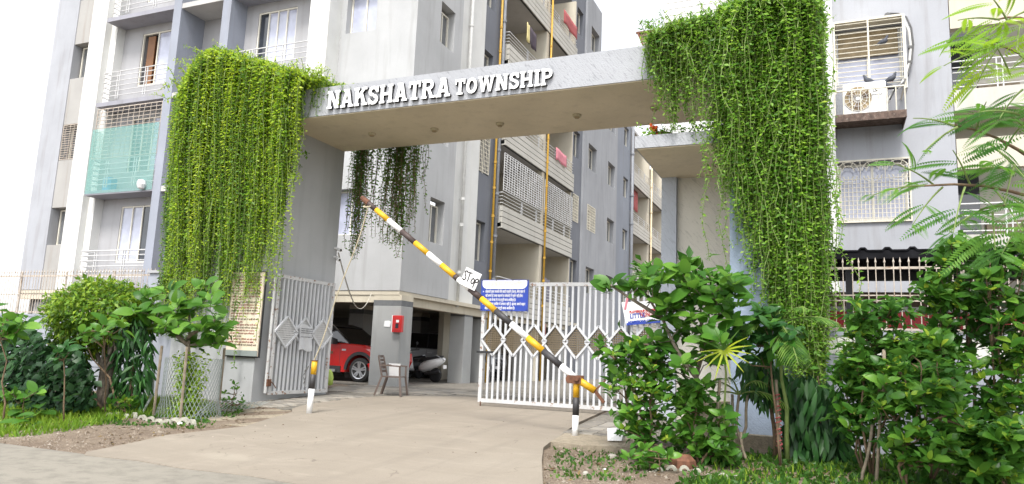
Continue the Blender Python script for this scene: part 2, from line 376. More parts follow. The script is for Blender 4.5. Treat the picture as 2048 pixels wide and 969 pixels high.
def drive_mat():
    m, nt, b, out = new_mat('worn_concrete'); v = coords(nt)
    vs_ = coords(nt, (.5, 1.5, 1))
    n1 = noise(nt, v, .38, 6, .6); n2 = noise(nt, vs_, 2.2, 6, .7); n3 = noise(nt, v, 70, 3); n4 = noise(nt, vs_, .9, 5, .65)
    c = ramp(nt, n1, [(.3,(.215,.184,.147)),(.5,(.245,.211,.169)),(.7,(.265,.231,.187))])
    c = mixc(nt, ramp(nt, n2, [(.52,(0,0,0)),(.78,(.5,.5,.5))]), c, (.36,.315,.255))
    c = mixc(nt, ramp(nt, n4, [(.25,(.45,.45,.45)),(.5,(0,0,0))]), c, (.18,.155,.125))
    c = mixc(nt, ramp(nt, n3, [(.3,(.35,.35,.35)),(.5,(0,0,0))]), c, (.14,.12,.10))
    vm = N(nt, 'ShaderNodeMapping'); vm.inputs['Location'].default_value = (7.7/1.9, -8.1/.6, 0); vm.inputs['Scale'].default_value = (1/1.9, 1/.6, 0)
    nt.links.new(v, vm.inputs['Vector']); ln = N(nt, 'ShaderNodeVectorMath', operation='LENGTH'); nt.links.new(vm.outputs['Vector'], ln.inputs[0])
    s2 = N(nt, 'ShaderNodeMath', operation='MULTIPLY_ADD'); s2.inputs[1].default_value = 1.1; nt.links.new(n2, s2.inputs[0]); nt.links.new(ln.outputs['Value'], s2.inputs[2])
    c = mixc(nt, ramp(nt, s2.outputs[0], [(.45,(.42,.42,.42)),(.75,(.3,.3,.3)),(1.0,(0,0,0))]), c, (.34,.305,.245))
    vo = N(nt, 'ShaderNodeTexVoronoi', feature='DISTANCE_TO_EDGE'); vo.inputs['Scale'].default_value = .42
    wv = N(nt, 'ShaderNodeVectorMath', operation='ADD'); nz = N(nt, 'ShaderNodeTexNoise'); nz.inputs['Scale'].default_value = 1.7; nz.inputs['Detail'].default_value = 6; nt.links.new(v, nz.inputs['Vector']); nt.links.new(v, wv.inputs[0]); nt.links.new(nz.outputs['Color'], wv.inputs[1]); nt.links.new(wv.outputs[0], vo.inputs['Vector'])
    ck = mixc(nt, 1.0, ramp(nt, vo.outputs['Distance'], [(.0,(.8,.8,.8)),(.006,(0,0,0))]), ramp(nt, n4, [(.45,(0,0,0)),(.6,(1,1,1))]), 'MULTIPLY')
    c = mixc(nt, ck, c, (.11,.09,.07))
    ty = coords(nt, (2.6, .12, 0)); n5 = noise(nt, ty, 1.0, 3, .6); c = mixc(nt, ramp(nt, n5, [(.5,(0,0,0)),(.7,(.3,.3,.3))]), c, (.155,.135,.11))
    nt.links.new(c, b.inputs['Base Color']); b.inputs['Roughness'].default_value = .88
    bump(nt, b, n3, .35, .012)
    return m
M['drive'] = drive_mat()
M['patch'] = ground_mat('new_concrete_patch', [(.42,.37,.30),(.46,.41,.33),(.50,.45,.37)], 2, .2, .4, 70)
M['cement'] = ground_mat('rough_cement', [(.26,.22,.16),(.32,.27,.20),(.38,.33,.26)], 1.6, .3, .8, 50)
def paver_mat():
    m, nt, b, out = new_mat('concrete_paver'); oi = nt.nodes.new('ShaderNodeObjectInfo'); v = coords(nt); n = noise(nt, v, 9, 5, .7)
    c = ramp(nt, oi.outputs['Random'], [(0,(.12,.11,.10)),(.35,(.19,.18,.165)),(.7,(.26,.245,.22)),(1,(.31,.28,.24))])
    c = mixc(nt, ramp(nt, n, [(.42,(0,0,0)),(.68,(.7,.7,.7))]), c, (.30,.26,.20))
    nt.links.new(c, b.inputs['Base Color']); b.inputs['Roughness'].default_value = .9; bump(nt, b, n, .4, .01)
    return m
M['paver'] = paver_mat()
M['court'] = ground_mat('paver_joint_bed', [(.14,.13,.11),(.18,.165,.14),(.22,.2,.17)], 1.5, .2, .6, 50)
# leaves
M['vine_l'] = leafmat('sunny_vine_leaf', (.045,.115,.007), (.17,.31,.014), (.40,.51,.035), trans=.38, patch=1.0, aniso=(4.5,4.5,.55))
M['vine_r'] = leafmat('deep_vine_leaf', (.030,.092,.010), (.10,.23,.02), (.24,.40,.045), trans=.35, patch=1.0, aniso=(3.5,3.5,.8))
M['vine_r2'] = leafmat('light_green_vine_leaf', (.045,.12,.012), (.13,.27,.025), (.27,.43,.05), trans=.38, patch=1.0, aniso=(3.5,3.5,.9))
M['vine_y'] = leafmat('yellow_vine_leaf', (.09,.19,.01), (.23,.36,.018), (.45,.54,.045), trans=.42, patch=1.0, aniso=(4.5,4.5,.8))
M['vine_d'] = leafmat('dark_green_vine_leaf', (.022,.07,.007), (.07,.165,.013), (.16,.28,.025), trans=.33, patch=1.0, aniso=(4.5,4.5,.8))  # darker leaf tone for random locks and the layer next to the pier
M['vine_back'] = leafmat('back_vine_leaf', (.030,.075,.012), (.065,.15,.02), (.13,.24,.035), trans=.4)  # darker green for the vines behind the beam
M['ficus_top'] = leafmat('ficus_leaf', (.022,.07,.008), (.085,.18,.015), (.27,.38,.035), trans=.3, patch=1.6)
M['dark_leaf'] = leafmat('dark_heart_leaf', (.012,.040,.014), (.022,.065,.022), (.045,.11,.035), trans=.2, rough=.4)
M['big_leaf'] = leafmat('broad_green_leaf', (.028,.10,.012), (.066,.175,.022), (.15,.30,.04), per='object', trans=.35, rough=.35, patch=.9)
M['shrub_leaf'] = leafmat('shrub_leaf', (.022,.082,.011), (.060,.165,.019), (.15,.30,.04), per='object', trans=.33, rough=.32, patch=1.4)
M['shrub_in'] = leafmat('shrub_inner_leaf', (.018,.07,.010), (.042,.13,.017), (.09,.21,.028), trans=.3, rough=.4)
M['ashoka'] = leafmat('drooping_leaf', (.016,.060,.016), (.032,.10,.026), (.06,.16,.04), per='object', trans=.25, rough=.3)
M['young_leaf'] = leafmat('young_yellow_leaf', (.10,.21,.02), (.20,.34,.03), (.38,.46,.05), per='object', trans=.4)
M['palm'] = leafmat('palm_leaflet', (.04,.11,.02), (.09,.19,.035), (.18,.30,.06), trans=.35)
M['palm_yellow'] = leafmat('yellow_palm_leaflet', (.25,.34,.02), (.38,.45,.03), (.5,.52,.06), trans=.4)
M['feather'] = leafmat('feathery_leaflet', (.025,.10,.018), (.06,.18,.024), (.14,.29,.035), per='object', trans=.4, patch=1.2)
M['feather_y'] = leafmat('sunlit_feathery_leaflet', (.10,.24,.012), (.18,.34,.018), (.30,.44,.03), per='object', trans=.4, patch=1.2)  # lit copy of feather: backlight on the upper fronds put into the colour
M['grass'] = leafmat('grass_blade', (.06,.14,.012), (.13,.25,.02), (.26,.36,.04), trans=.35, patch=.9)
M['litter'] = leafmat('dry_leaf', (.07,.045,.02), (.14,.09,.04), (.24,.17,.07), trans=.1)
M['weed'] = leafmat('ground_weed_leaf', (.02,.07,.01), (.045,.12,.018), (.10,.20,.03), trans=.3)
# ================================================================== ground, road, drive
def sheet(name, xs, ys, zf, mat, label=None, kind='structure'):
    v = [(x, y, zf(x, y)) for y in ys for x in xs]; n = len(xs)
    f = [(j*n+i, j*n+i+1, (j+1)*n+i+1, (j+1)*n+i) for j in range(len(ys)-1) for i in range(n-1)]
    me = bpy.data.meshes.new(name); me.from_pydata(v, [], f); me.shade_smooth()
    o = link(name, me, mat); tag(o, label, None, None, kind); return o
def dirt_h(x, y):
    b = .018*math.sin(x*2.3+y*1.1)+.014*math.sin(x*5.1-y*3.7)+.008*math.sin(x*11+y*13)
    z = H(x, y)-.045+b
    if -4.4 < x < 4 and 8.2 < y < 13.3:       # planting strip right of the drive lies lower
        z -= .015*min(1, (x+4.4)*3)
    if x < -9.3 and 7.2 < y < 13.4: z += .02
    if y < 7.4: z = min(z, -.03)
    return z
gx = sorted(set([-300,-200,-120,-80,-60,-45]+list(np.arange(-35, 12, .22))+[15,20,30,45,70,120,200,300]))
gy = sorted(set([-200,-100,-50,-20,0,4]+list(np.arange(6, 19, .22))+[20,24,30,40,55,80,120,200,400]))
sheet('ground', gx, gy, dirt_h, M['dirt'], 'reddish dirt ground around the gateway')
def road_z(x, y): return .004+.004*math.sin(x*1.3)*math.sin(y*1.7)
sheet('road', [-300,-100,-40]+list(np.arange(-20, 12, .5))+[40,100,300], [-60,-20,-5,0,3,5,6,6.6,7.0,7.28], road_z, M['road'], 'dusty grey tarmac road along the bottom')
def poly_sheet(name, pts, off, mat, skirt=.12, res=.35, label=None):
    """ground-hugging slab cut to an outline"""
    import bmesh
    bm = bmesh.new(); vs_ = [bm.verts.new((x, y, 0)) for x, y in pts]; bm.faces.new(vs_)
    x0, x1 = min(p[0] for p in pts), max(p[0] for p in pts); y0, y1 = min(p[1] for p in pts), max(p[1] for p in pts)
    for k in range(1, int((y1-y0)/res)+1):
        g = bm.verts[:]+bm.edges[:]+bm.faces[:]; bmesh.ops.bisect_plane(bm, geom=g, plane_co=(0, y0+k*res, 0), plane_no=(0,1,0))
    bnd = [e for e in bm.edges if e.is_boundary]
    ret = bmesh.ops.extrude_edge_only(bm, edges=bnd)
    low = {v for v in ret['geom'] if isinstance(v, bmesh.types.BMVert)}
    for v in bm.verts: v.co.z = H(v.co.x, v.co.y)+off-(skirt if v in low else 0)
    bmesh.ops.recalc_face_normals(bm, faces=bm.faces[:])
    me = bpy.data.meshes.new(name); bm.to_mesh(me); bm.free()
    o = link(name, me, mat); tag(o, label, None, None, 'structure'); return o
drive = [(-9.55,7.42),(-9.3,7.2),(-8.4,7.28),(-7.5,7.17),(-6.5,7.24),(-5.6,7.13),(-4.5,7.2),(-3.0,7.13),(-2.9,7.6),(-3.2,8.6),(-3.75,10.0),(-4.12,11.04),(-4.2,11.55),(-4.32,12.6),(-4.42,13.1),(-4.6,14.2),(-4.75,16.2),
         (-4.8,18.2),(-8.8,17.75),(-9.6,17.3),(-10.7,16.6),(-11.0,15.7),(-10.95,14.5),(-10.8,13.5),(-10.55,12.9),(-10.2,12.5),(-10.0,12.0),(-9.85,11.4),(-9.5,10.4),(-9.75,9.4),(-9.85,9.0),(-9.7,8.4)]
poly_sheet('driveway', drive, .012, M['drive'], .16, .35, 'worn beige concrete driveway leading through the gateway')
pp = [(-9.2,8.15),(-8.6,7.72),(-7.6,7.62),(-6.6,7.9),(-6.3,8.25),(-7.0,8.5),(-7.7,8.75),(-8.3,8.8),(-8.9,8.62)]
apron = [(-10.9,10.9),(-10.05,10.55),(-9.52,10.5),(-9.9,11.45),(-10.05,12.0),(-10.3,12.55),(-10.8,13.2),(-11.4,13.3),(-12.1,13.35),(-11.9,12.6),(-11.4,11.8)]
poly_sheet('cement_apron', apron, -.012, M['cement'], .12, .35, 'cracked rough cement apron beside the left gate pier')
kerb_pad = [(-4.2,11.58),(-3.6,11.5),(-2.9,11.7),(-2.7,12.6),(-4.3,12.62)]
poly_sheet('post_footing', kerb_pad, .02, M['cement'], .16, .3, 'cement footing under the barrier post')
court = [(-40,19.95),(-12.45,19.95),(-12.3,13.45),(-10.6,12.75),(-10.4,13.4),(-10.6,14.6),(-10.7,15.7),(-10.3,16.8),(-8.8,17.9),(-4.7,18.3),(-4.65,16.0),(-4.5,14.0),(-4.3,12.6),(-2.4,12.6),(-1.7,13.4),(-1.7,60),(-40,60)]
co_ = poly_sheet('courtyard_paving', court, .001, M['court'], .2, 1.0, 'grey paved courtyard floor behind the gate')
# individual pavers
def paver_mesh(w, d):
    m = MB(); b = .008; m.cbox(-w/2, w/2, -d/2, d/2, -.05, .012, b); return m.mesh('paver')
pm = paver_mesh(.36, .175); pm.materials.append(M['paver'])
pm2 = paver_mesh(.42, .40); pm2.materials.append(M['paver'])
pm3 = paver_mesh(.27, .30); pm3.materials.append(M['paver'])
def lay(mesh, x, y, rz=0.0, dz=.006):
    s = (H(x, y+.1)-H(x, y-.1))/.2
    o = link('paver', mesh, None, co_, Matrix.Translation((x, y, H(x, y)+dz+random.uniform(-.004,.004))) @ Matrix.Rotation(math.atan(s), 4, 'X') @ Matrix.Rotation(rz+random.uniform(-.02,.02), 4, 'Z') @ Matrix.Rotation(random.uniform(-.012,.012), 4, 'Y'))
for j in range(18):
    for i in range(5):
        x = -12.0+.37*i+(.185 if j % 2 else 0); y = 12.98+.185*j
        lim = np.interp(y, [12.7,13.5,15.7,16.6], [-10.62,-10.85,-10.9,-10.6])
        lo = -12.12 if y > 13.5 else -12.0+(13.5-y)*1.2
        if lo < x < lim-.19: lay(pm, x, y)
for j in range(7):
    for i in range(19):
        x = -13.0+.43*i+(.2 if j % 2 else 0); y = 17.15+.41*j
        lo = np.interp(x, [-13,-11,-10.2,-8.8,-4.7], [16.6,16.7,17.15,18.1,18.5])
        if y > lo+.2 and x < -4.9: lay(pm2, x, y)
for j in range(6):
    for i in range(5):
        x = -4.25+.28*i+(.0 if j % 2 else .0); y = 12.85+.32*j
        if x > -4.32-(y-12.6)*.1 and y < 14.8: lay(pm3, x+.02*j*0, y, 0, .012)

# ================================================================== windows and grilles
class Plane:
    """a wall plane: 'y' faces -Y at Y=c; 'x' faces +X at X=c.  box(u0,u1,d0,d1,z0,z1) with d the distance in front of the plane"""
    def __init__(s, axis, c): s.a, s.c = axis, c
    def box(s, m, u0, u1, d0, d1, z0, z1):
        if s.a == 'y': m.box(u0, u1, s.c-d1, s.c-d0, z0, z1)
        else: m.box(s.c+d0, s.c+d1, u0, u1, z0, z1)
    def pt(s, u, d, z): return (u, s.c-d, z) if s.a == 'y' else (s.c+d, u, z)
def window(par, pl, u0, u1, z0, z1, d=-.25, n=2, glass=('glass',), fw=.05, mull=None):
    m = MB()
    pl.box(m, u0, u0+fw, d-.04, d+.03, z0, z1); pl.box(m, u1-fw, u1, d-.04, d+.03, z0, z1)
    pl.box(m, u0+fw, u1-fw, d-.04, d+.03, z1-fw, z1); pl.box(m, u0+fw, u1-fw, d-.04, d+.03, z0, z0+fw)
    w = (u1-u0-2*fw)/n
    for k in range(1, n): c = u0+fw+w*k; pl.box(m, c-fw*.5, c+fw*.5, d-.035, d+.025, z0+fw, z1-fw)
    o = m.build('window', M['frame'], par)
    for k in range(n):
        g = glass[k % len(glass)]
        if g is None: continue
        q = MB(); a = u0+fw+w*k; b = a+w; dd = -.012*(k % 2)
        pl.box(q, a+.003, b-.003, d-.03+dd, d-.015+dd, z0+fw*.6, z1-fw*.6)
        q.build('pane', M[g], o)
    return o
def room_shade_sheet(par, pl, u0, u1, z0, z1, d=-.45, mat='glass_grey'):
    pass
def grille(par, pl, u0, u1, z0, z1, d=.02, nv=6, nh=14, mat='rail_cream', r=.012, wavy=True):
    """window grille: horizontal rods, upright rods in pairs (some bowed)"""
    o = MB(); pl.box(o, u0, u1, d, d+.03, z1-.03, z1); pl.box(o, u0, u1, d, d+.03, z0, z0+.03)
    pl.box(o, u0, u0+.025, d, d+.03, z0+.03, z1-.03); pl.box(o, u1-.025, u1, d, d+.03, z0+.03, z1-.03)
    g = o.build('grille', M[mat], par)
    for k in range(1, nh):
        z = z0+(z1-z0)*k/nh; q = MB(); pl.box(q, u0+.025, u1-.025, d+.004, d+.004+r*1.6, z-r*.8, z+r*.8); q.build('bar', M[mat], g)
    for k in range(1, nv):
        u = u0+(u1-u0)*k/nv; q = MB()
        if wavy and k % 4 == 1:
            pts = [pl.pt(u+.07*math.sin(t*math.pi*2), d+.03, z0+.03+(z1-z0-.06)*t) for t in np.linspace(0, 1, 9)]
        else: pts = [pl.pt(u, d+.03, z0+.03), pl.pt(u, d+.03, z1-.03)]
        q.tube(pts, r*.9, 5); q.build('bar', M[mat], g)
    return g
def railing(par, pl, u0, u1, zs, d=0.0, posts=(), ret=0.0, mat='rail_white', r=.018, ret0=0.0):
    q0 = MB()
    for u in posts:
        for du in (-.06, .06): pl.box(q0, u+du-.014, u+du+.014, d-.022, d+.012, zs[0]-.12, zs[-1])
    if posts: base = q0.build('railing', M[mat], par)
    else: base = par
    for z in zs:
        q = MB(); pts = []
        if ret0: pts.append(pl.pt(u0, d-ret0, z))
        pts += [pl.pt(u0, d, z), pl.pt(u1, d, z)]
        if ret: pts.append(pl.pt(u1, d-ret, z))
        q.tube(pts, r if z < zs[-1] else r*1.25, 6); q.build('rail', M[mat], base)
    return base

# ================================================================== apartment block with parking (left and middle)
FH = 3.6; TOP = 22.9
B = thing('apartment_building', 'tall pale apartment block with open ground floor parking behind the gateway', 'building', (-22, 30, .5))
PF = Plane('y', 20.0); PS = Plane('x', -12.5)
# --- front: left panel with window column
wall_mesh('y', 20.0, -31.05, -29.66, 3.5, TOP, [], .4).build('wall', M['lilac'], B)
holes = [(-29.659, -28.0, 5.35+FH*k, 6.92+FH*k) for k in range(5)]
wall_mesh('y', 20.03, -29.659, -27.6, 3.5, TOP, holes, .4).build('wall', M['cream_grey'], B)
for k in range(5):
    z0, z1 = 5.35+FH*k, 6.92+FH*k
    window(B, PF, -29.55, -28.0, z0+.02, z1-.05, -.38, 2, ('glass_grey', 'glass'))
    if k == 1: grille(B, PF, -29.63, -28.02, z0+.02, z1-.02, -.05, 7, 15, 'rail_rust')
MB().box(-31.04, -12.6, 20.45, 20.6, 3.6, TOP).build('wall', M['cream'], B)           # rear of the front rooms
MB().box(-31.05, -30.9, 20.41, 49, 3.5, TOP).build('wall', M['lilac'], B)
# fin, pillars, column
MB().box(-27.8, -26.9, 19.35, 20.44, 3.45, TOP).build('fin', M['white'], B)
MB().box(-26.9, -26.55, 19.62, 20.0, 3.45, TOP).build('fin', M['white'], B)
MB().box(-22.95, -22.55, 19.18, 20.4, .4, TOP).build('pillar', M['pillar_lilac'], B)
MB().box(-20.43, -20.03, 19.18, 20.4, 7.1, TOP).build('pillar', M['pillar_lilac'], B)
MB().box(-16.45, -15.62, 19.3, 20.44, 3.45, TOP).build('column', M['white'], B)
# --- balcony bay 1 (X -26.55..-22.95)
h1 = [(-25.5, -23.75, 4.55+FH*k, 6.78+FH*k) for k in range(5)]
wall_mesh('y', 20.0, -26.55, -22.95, 3.45, TOP, h1, .3).build('wall', M['balcony_grey'], B)
for k in range(5):
    z0, z1 = 4.55+FH*k, 6.78+FH*k
    if k == 2:
        window(B, PF, -25.5, -23.75, z0, z1, -.06, 2, (None, 'glass_curtain_sky'))
        MB().box(-25.3, -24.9, 20.12, 20.16, z0+.05, z1-.1).build('door_leaf', M['door_wood'], B)
        MB().box(-24.89, -24.65, 20.2, 20.24, z0+.05, z1-.35).build('door_leaf', M['door_wood'], B)
        MB().box(-25.45, -23.8, 20.32, 20.36, z0, z1).build('room_shade_sheet', M['cloth_dark'], B)  # dark sheet painting the shade of the room behind the open door
    else:
        window(B, PF, -25.5, -23.75, z0, z1, -.06, 3, ('glass_curtain_sky', 'glass_curtain_sky', 'glass') if k != 1 else ('glass', 'glass_grey', 'glass_curtain_sky'))
    zt = 3.67+FH*k
    MB().box(-26.62, -22.951, 19.18, 19.99, zt-.17, zt).build('balcony_slab', M['slab_grey'] if k != 1 else M['slab_grey'], B)
    railing(B, Plane('y', 19.24), -26.42, -22.96, [zt+.24+.205*i for i in range(5)]+[zt+1.24], 0, (-25.6, -24.1), 0, 'rail_white', .019, .55)
# grille, shade net and clutter on the second balcony
grille(B, Plane('y', 19.2), -26.5, -22.97, 8.55, 10.6, -.02, 12, 13, 'rail_rust', .012)
MB().box(-26.56, -22.965, 19.145, 19.15, 7.15, 9.75).build('shade_net', M['shade_net'], B)
MB().box(-26.58, -26.575, 19.16, 19.9, 7.15, 9.75).build('shade_net', M['shade_net'], B)
MB().cbox(-26.0, -25.55, 19.4, 19.75, 7.28, 7.85, .05).build('storage_drum', M['plastic_blue'], B)
q = MB(); q.lathe([(.02,7.16),(.12,7.2),(.17,7.34),(.13,7.5),(.03,7.53)], -23.4, 19.05, 10); q.build('satellite_dish', M['ac_white'], B)
# --- recess bay (X -22.55..-20.43)
wall_mesh('y', 20.36, -22.55, -20.43, 3.4, TOP, [(-21.6,-20.6,12.0+FH*k,13.8+FH*k) for k in range(2)], .08).build('wall', M['balcony_grey'], B)
for k in range(1, 6):
    zt = 3.67+FH*k; MB().box(-22.549, -20.431, 19.2, 20.35, zt-.2, zt).build('recess_slab', M['soffit_grey'], B)
window(B, Plane('y', 20.36), -21.6, -20.6, 12.0, 13.8, -.05, 2, ('glass',))
# --- balcony bay 2 (X -20.03..-16.45)
h2 = [(-19.44, -17.63, 4.7+FH*k, 6.75+FH*k) for k in range(5)]
wall_mesh('y', 20.0, -20.03, -16.45, 3.45, TOP, h2, .3).build('wall', M['balcony_grey'], B)
for k in range(5):
    zt = 3.67+FH*k; window(B, PF, -19.44, -17.63, 4.7+FH*k, 6.75+FH*k, -.06, 4, ('glass', 'glass_curtain_sky', 'glass_curtain_sky', 'glass_curtain_sky'))
    MB().box(-20.029, -16.36, 19.2, 19.99, zt-.17, zt).build('balcony_slab', M['slab_grey'], B)
    railing(B, Plane('y', 19.24), -20.02, -16.42, [zt+.24+.2*i for i in range(5)]+[zt+1.24], 0, (-18.9, -17.4), .5, 'rail_white', .019)
# --- corner bay front
hb = [(-15.4, -14.15, 5.35+FH*k, 6.93+FH*k) for k in range(5)]
wall_mesh('y', 20.0, -15.62, -12.5, 3.5, TOP, hb, .4).build('wall', M['bay_grey'], B)
for k in range(5): window(B, PF, -15.4, -14.15, 5.37+FH*k, 6.91+FH*k, -.3, 2, ('glass_curtain_sky', 'glass_curtain_sky') if k != 1 else ('glass',))
# --- corner bay side (X=-12.5)
hs_ = [(21.6, 22.64, 5.35+FH*k, 6.9+FH*k) for k in range(5)]
wall_mesh('x', -12.5, 20.401, 23.26, 3.5, TOP, hs_, .4).build('wall', M['bay_grey'], B)
for k in range(5):
    window(B, PS, 21.72, 22.64, 5.37+FH*k, 6.75+FH*k, -.3, 2, ('glass_grey', 'glass_grey'))
# white strip, grey strip
wall_mesh('x', -12.78, 23.26, 25.78, 3.5, TOP, [], .4).build('wall', M['white'], B)
hg = [(25.9, 26.75, 5.3+FH*k, 6.93+FH*k) for k in range(5)]
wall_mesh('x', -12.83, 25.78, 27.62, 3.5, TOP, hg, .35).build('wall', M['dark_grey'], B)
for k in range(5):
    window(B, Plane('x', -12.83), 25.9, 26.75, 5.32+FH*k, 6.9+FH*k, -.25, 2, ('glass_grey',))
    if k == 1: grille(B, Plane('x', -12.83), 25.85, 26.78, 8.95, 10.5, .0, 6, 9, 'rail_cream', .012, False)
def pipe(par, pts, r, mat, name='drain_pipe', clips=None):
    o = MB().tube(pts, r, 8).build(name, M[mat], par, True)
    if clips:
        for z in clips:
            MB().tube([(pts[0][0], pts[0][1], z-.05), (pts[0][0], pts[0][1], z+.05)], r*1.35, 8).build('pipe_collar', M[mat], o)
    return o
pipe(B, [(-12.66, 24.3, 3.3), (-12.66, 24.3, TOP)], .065, 'pipe_white', 'drain_pipe', [4.6, 6.4, 7.4, 10.8, 14.4, 18])
pipe(B, [(-12.7, 27.15, .5), (-12.7, 27.15, TOP)], .05, 'pipe_yellow', 'gas_pipe', [4, 5, 6.2, 7.3, 8.5, 9.6, 11, 12.3, 14.5, 15.6, 17])
pipe(B, [(-12.7, 27.42, .5), (-12.7, 27.42, TOP)], .085, 'pipe_grey', 'drain_pipe', [4.7, 6.5, 8.3, 10.2, 12, 14, 16])
pipe(B, [(-12.42, 32.55, .5), (-12.42, 32.55, TOP)], .05, 'pipe_yellow', 'gas_pipe', [4, 5.2, 6.3, 7.6, 8.7, 9.8, 11, 12.2, 14.5, 15.6, 17])
# --- side balconies
def side_balconies(par, y0, ym, y1, kmax, xf=-12.5, xb=-15.0, col='cream', grilles=(1,), pmat='ivory', kmin=0):
    hd = []
    for k in range(kmin, kmax):
        hd += [(y0+1.1, y0+2.0, 3.55+FH*k, 5.8+FH*k), (ym+.9, ym+2.2, 3.55+FH*k, 5.8+FH*k)]
    wall_mesh('x', xb, y0, y1, .5, 3.45+FH*kmax+1, hd, .25).build('wall', M[col], par)
    MB().box(xb+.001, xf-.06, ym-.22, ym+.12, .5, 3.45+FH*kmax).build('column', M[col], par)
    MB().box(xb+.001, xf-.12, y1-.15, y1, .5, 3.45+FH*kmax).build('wall', M[col], par)
    for k in range(kmin, kmax):
        zb = 3.37+FH*k
        for a, b in ((y0+.5, ym-.03), (ym+.03, y1-.05)):
            window(par, Plane('x', xb), (a+b)/2-.75, (a+b)/2+.65, zb+.25, zb+2.3, -.1, 2, ('glass', 'glass_grey'))
        MB().box(xb+.002, xf-.05, y0, y1, zb-.02, zb+.14).build('balcony_slab', M['soffit_grey'] if k else M['cream'], par)
        # parapet of four stepped bands
        for i in range(4):
            za = zb-.1+.245*i
            o = MB(); o.box(xf-.13, xf+.0, y0+.0, y1, za+.03, za+.245); o.build('parapet_band', M[pmat], par)
            o = MB(); o.box(xf-.12, xf-.045, y0+.02, y1-.02, za, za+.03); o.build('band_joint', M['dark_metal'], par)
        MB().box(xb+.003, xf-.131, y0, y0+.12, zb-.08, zb+.9).build('parapet_end', M[pmat], par)
        base = railing(par, Plane('x', xf-.06), y0+.05, ym-.1, [zb+1.02+.15*i for i in range(4)], 0, (y0+2.2, y0+4.0), 0, 'rail_white', .017, .6)
        railing(par, Plane('x', xf-.06), ym+.12, y1-.05, [zb+1.02+.15*i for i in range(4)], 0, (ym+1.5, ym+3.2), 0, 'rail_white', .017, 0)
        if k in grilles:
            grille(par, Plane('x', xf-.05), y0+.05, ym-.15, zb+1.55, zb+3.2, 0, 16, 15, 'rail_white', .02)
            grille(par, Plane('x', xf-.05), ym+.15, y1-.05, zb+1.55, zb+3.2, 0, 16, 15, 'rail_white', .016)
side_balconies(B, 27.66, 32.45, 36.85, 5, grilles=(1,))
# --- rest of the side wall
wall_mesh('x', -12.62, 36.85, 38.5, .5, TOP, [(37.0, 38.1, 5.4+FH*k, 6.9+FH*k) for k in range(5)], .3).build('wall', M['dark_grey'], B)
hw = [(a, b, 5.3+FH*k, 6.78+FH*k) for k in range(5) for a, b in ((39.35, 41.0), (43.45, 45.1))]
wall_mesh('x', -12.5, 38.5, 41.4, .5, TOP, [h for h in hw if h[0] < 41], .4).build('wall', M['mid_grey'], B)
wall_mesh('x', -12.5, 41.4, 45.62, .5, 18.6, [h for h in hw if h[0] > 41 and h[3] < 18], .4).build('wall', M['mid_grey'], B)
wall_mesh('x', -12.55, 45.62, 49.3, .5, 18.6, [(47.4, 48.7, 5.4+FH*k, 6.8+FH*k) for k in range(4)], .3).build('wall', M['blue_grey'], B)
for k in range(5):
    window(B, Plane('x', -12.62), 37.0, 38.1, 5.42+FH*k, 6.88+FH*k, -.25, 2, ('glass',))
    window(B, PS, 39.35, 41.0, 5.32+FH*k, 6.76+FH*k, -.33, 3, ('glass_grey', 'glass', 'glass'))
    if k < 4:
        window(B, PS, 43.45, 45.1, 5.32+FH*k, 6.76+FH*k, -.33, 3, ('glass_grey', 'glass'))
        window(B, Plane('x', -12.55), 47.4, 48.7, 5.42+FH*k, 6.78+FH*k, -.2, 2, ('glass',))
grille(B, PS, 39.4, 40.95, 8.9, 10.38, -.02, 8, 9, 'rail_cream', .016, False)
grille(B, Plane('x', -12.62), 37.05, 38.05, 9.0, 10.5, .0, 6, 9, 'rail_cream', .016, False)
pipe(B, [(-12.4, 49.25, .5), (-12.4, 49.25, 18.6)], .11, 'pipe_grey', 'drain_pipe', [5, 8, 11, 13, 16])
side_balconies(B, 49.6, 55.2, 60.6, 4, grilles=(), col='cream')
pipe(B, [(-12.38, 55.25, .5), (-12.38, 55.25, 17)], .07, 'pipe_cream', 'gas_pipe', [5, 7, 9, 11, 13, 15])
MB().box(-31, -12.9, 41.4, 61, 18.4, 18.6).build('roof', M['soffit_grey'], B)
MB().box(-31, -12.9, 20.6, 41.4, TOP-.2, TOP).build('roof', M['soffit_grey'], B)
# laundry and belongings on the balconies
def cloth(par, pl, u0, u1, z0, z1, d, mat, name='laundry', sag=.05):
    n = 8; v = []; f = []
    for i in range(n+1):
        t = i/n; u = u0+(u1-u0)*t; zt = z1-sag*math.sin(math.pi*t)
        for j in range(5):
            s = j/4; v.append(pl.pt(u+.03*math.sin(7*t+3*s), d+.05*math.sin(9*t)*s, zt+(z0-zt)*s+.04*math.sin(5*t)))
    for i in range(n):
        for j in range(4): f.append((i*5+j, (i+1)*5+j, (i+1)*5+j+1, i*5+j+1))
    me = bpy.data.meshes.new(name); me.from_pydata(v, [], f); me.shade_smooth(); o = link(name, me, M[mat], par)
    s_ = o.modifiers.new('s', 'SOLIDIFY'); s_.thickness = .015
    return o
def laundry(nm, label, *a): 
    o = cloth(None, *a, name=nm); tag(o, label, 'laundry', 'washing on the side balconies'); return o
PB = Plane('x', -12.45)
laundry('hanging_cloth', 'dark and yellow shawl hung over the topmost balcony rail', PB, 29.6, 30.5, 15.85, 16.75, .02, 'cloth_dark')
laundry('hanging_cloth', 'yellow edge of cloth beside the dark shawl on the topmost balcony', PB, 29.3, 29.6, 15.9, 16.8, .03, 'cloth_yellow')
laundry('hanging_cloth', 'pink bedsheet over the balcony rail just under the gateway beam', PB, 33.7, 35.3, 11.45, 12.1, .02, 'cloth_pink')
laundry('hanging_cloth', 'red and white cloth over the highest balcony rail at the far end', PB, 34.2, 36.4, 19.0, 19.75, .03, 'cloth_red')
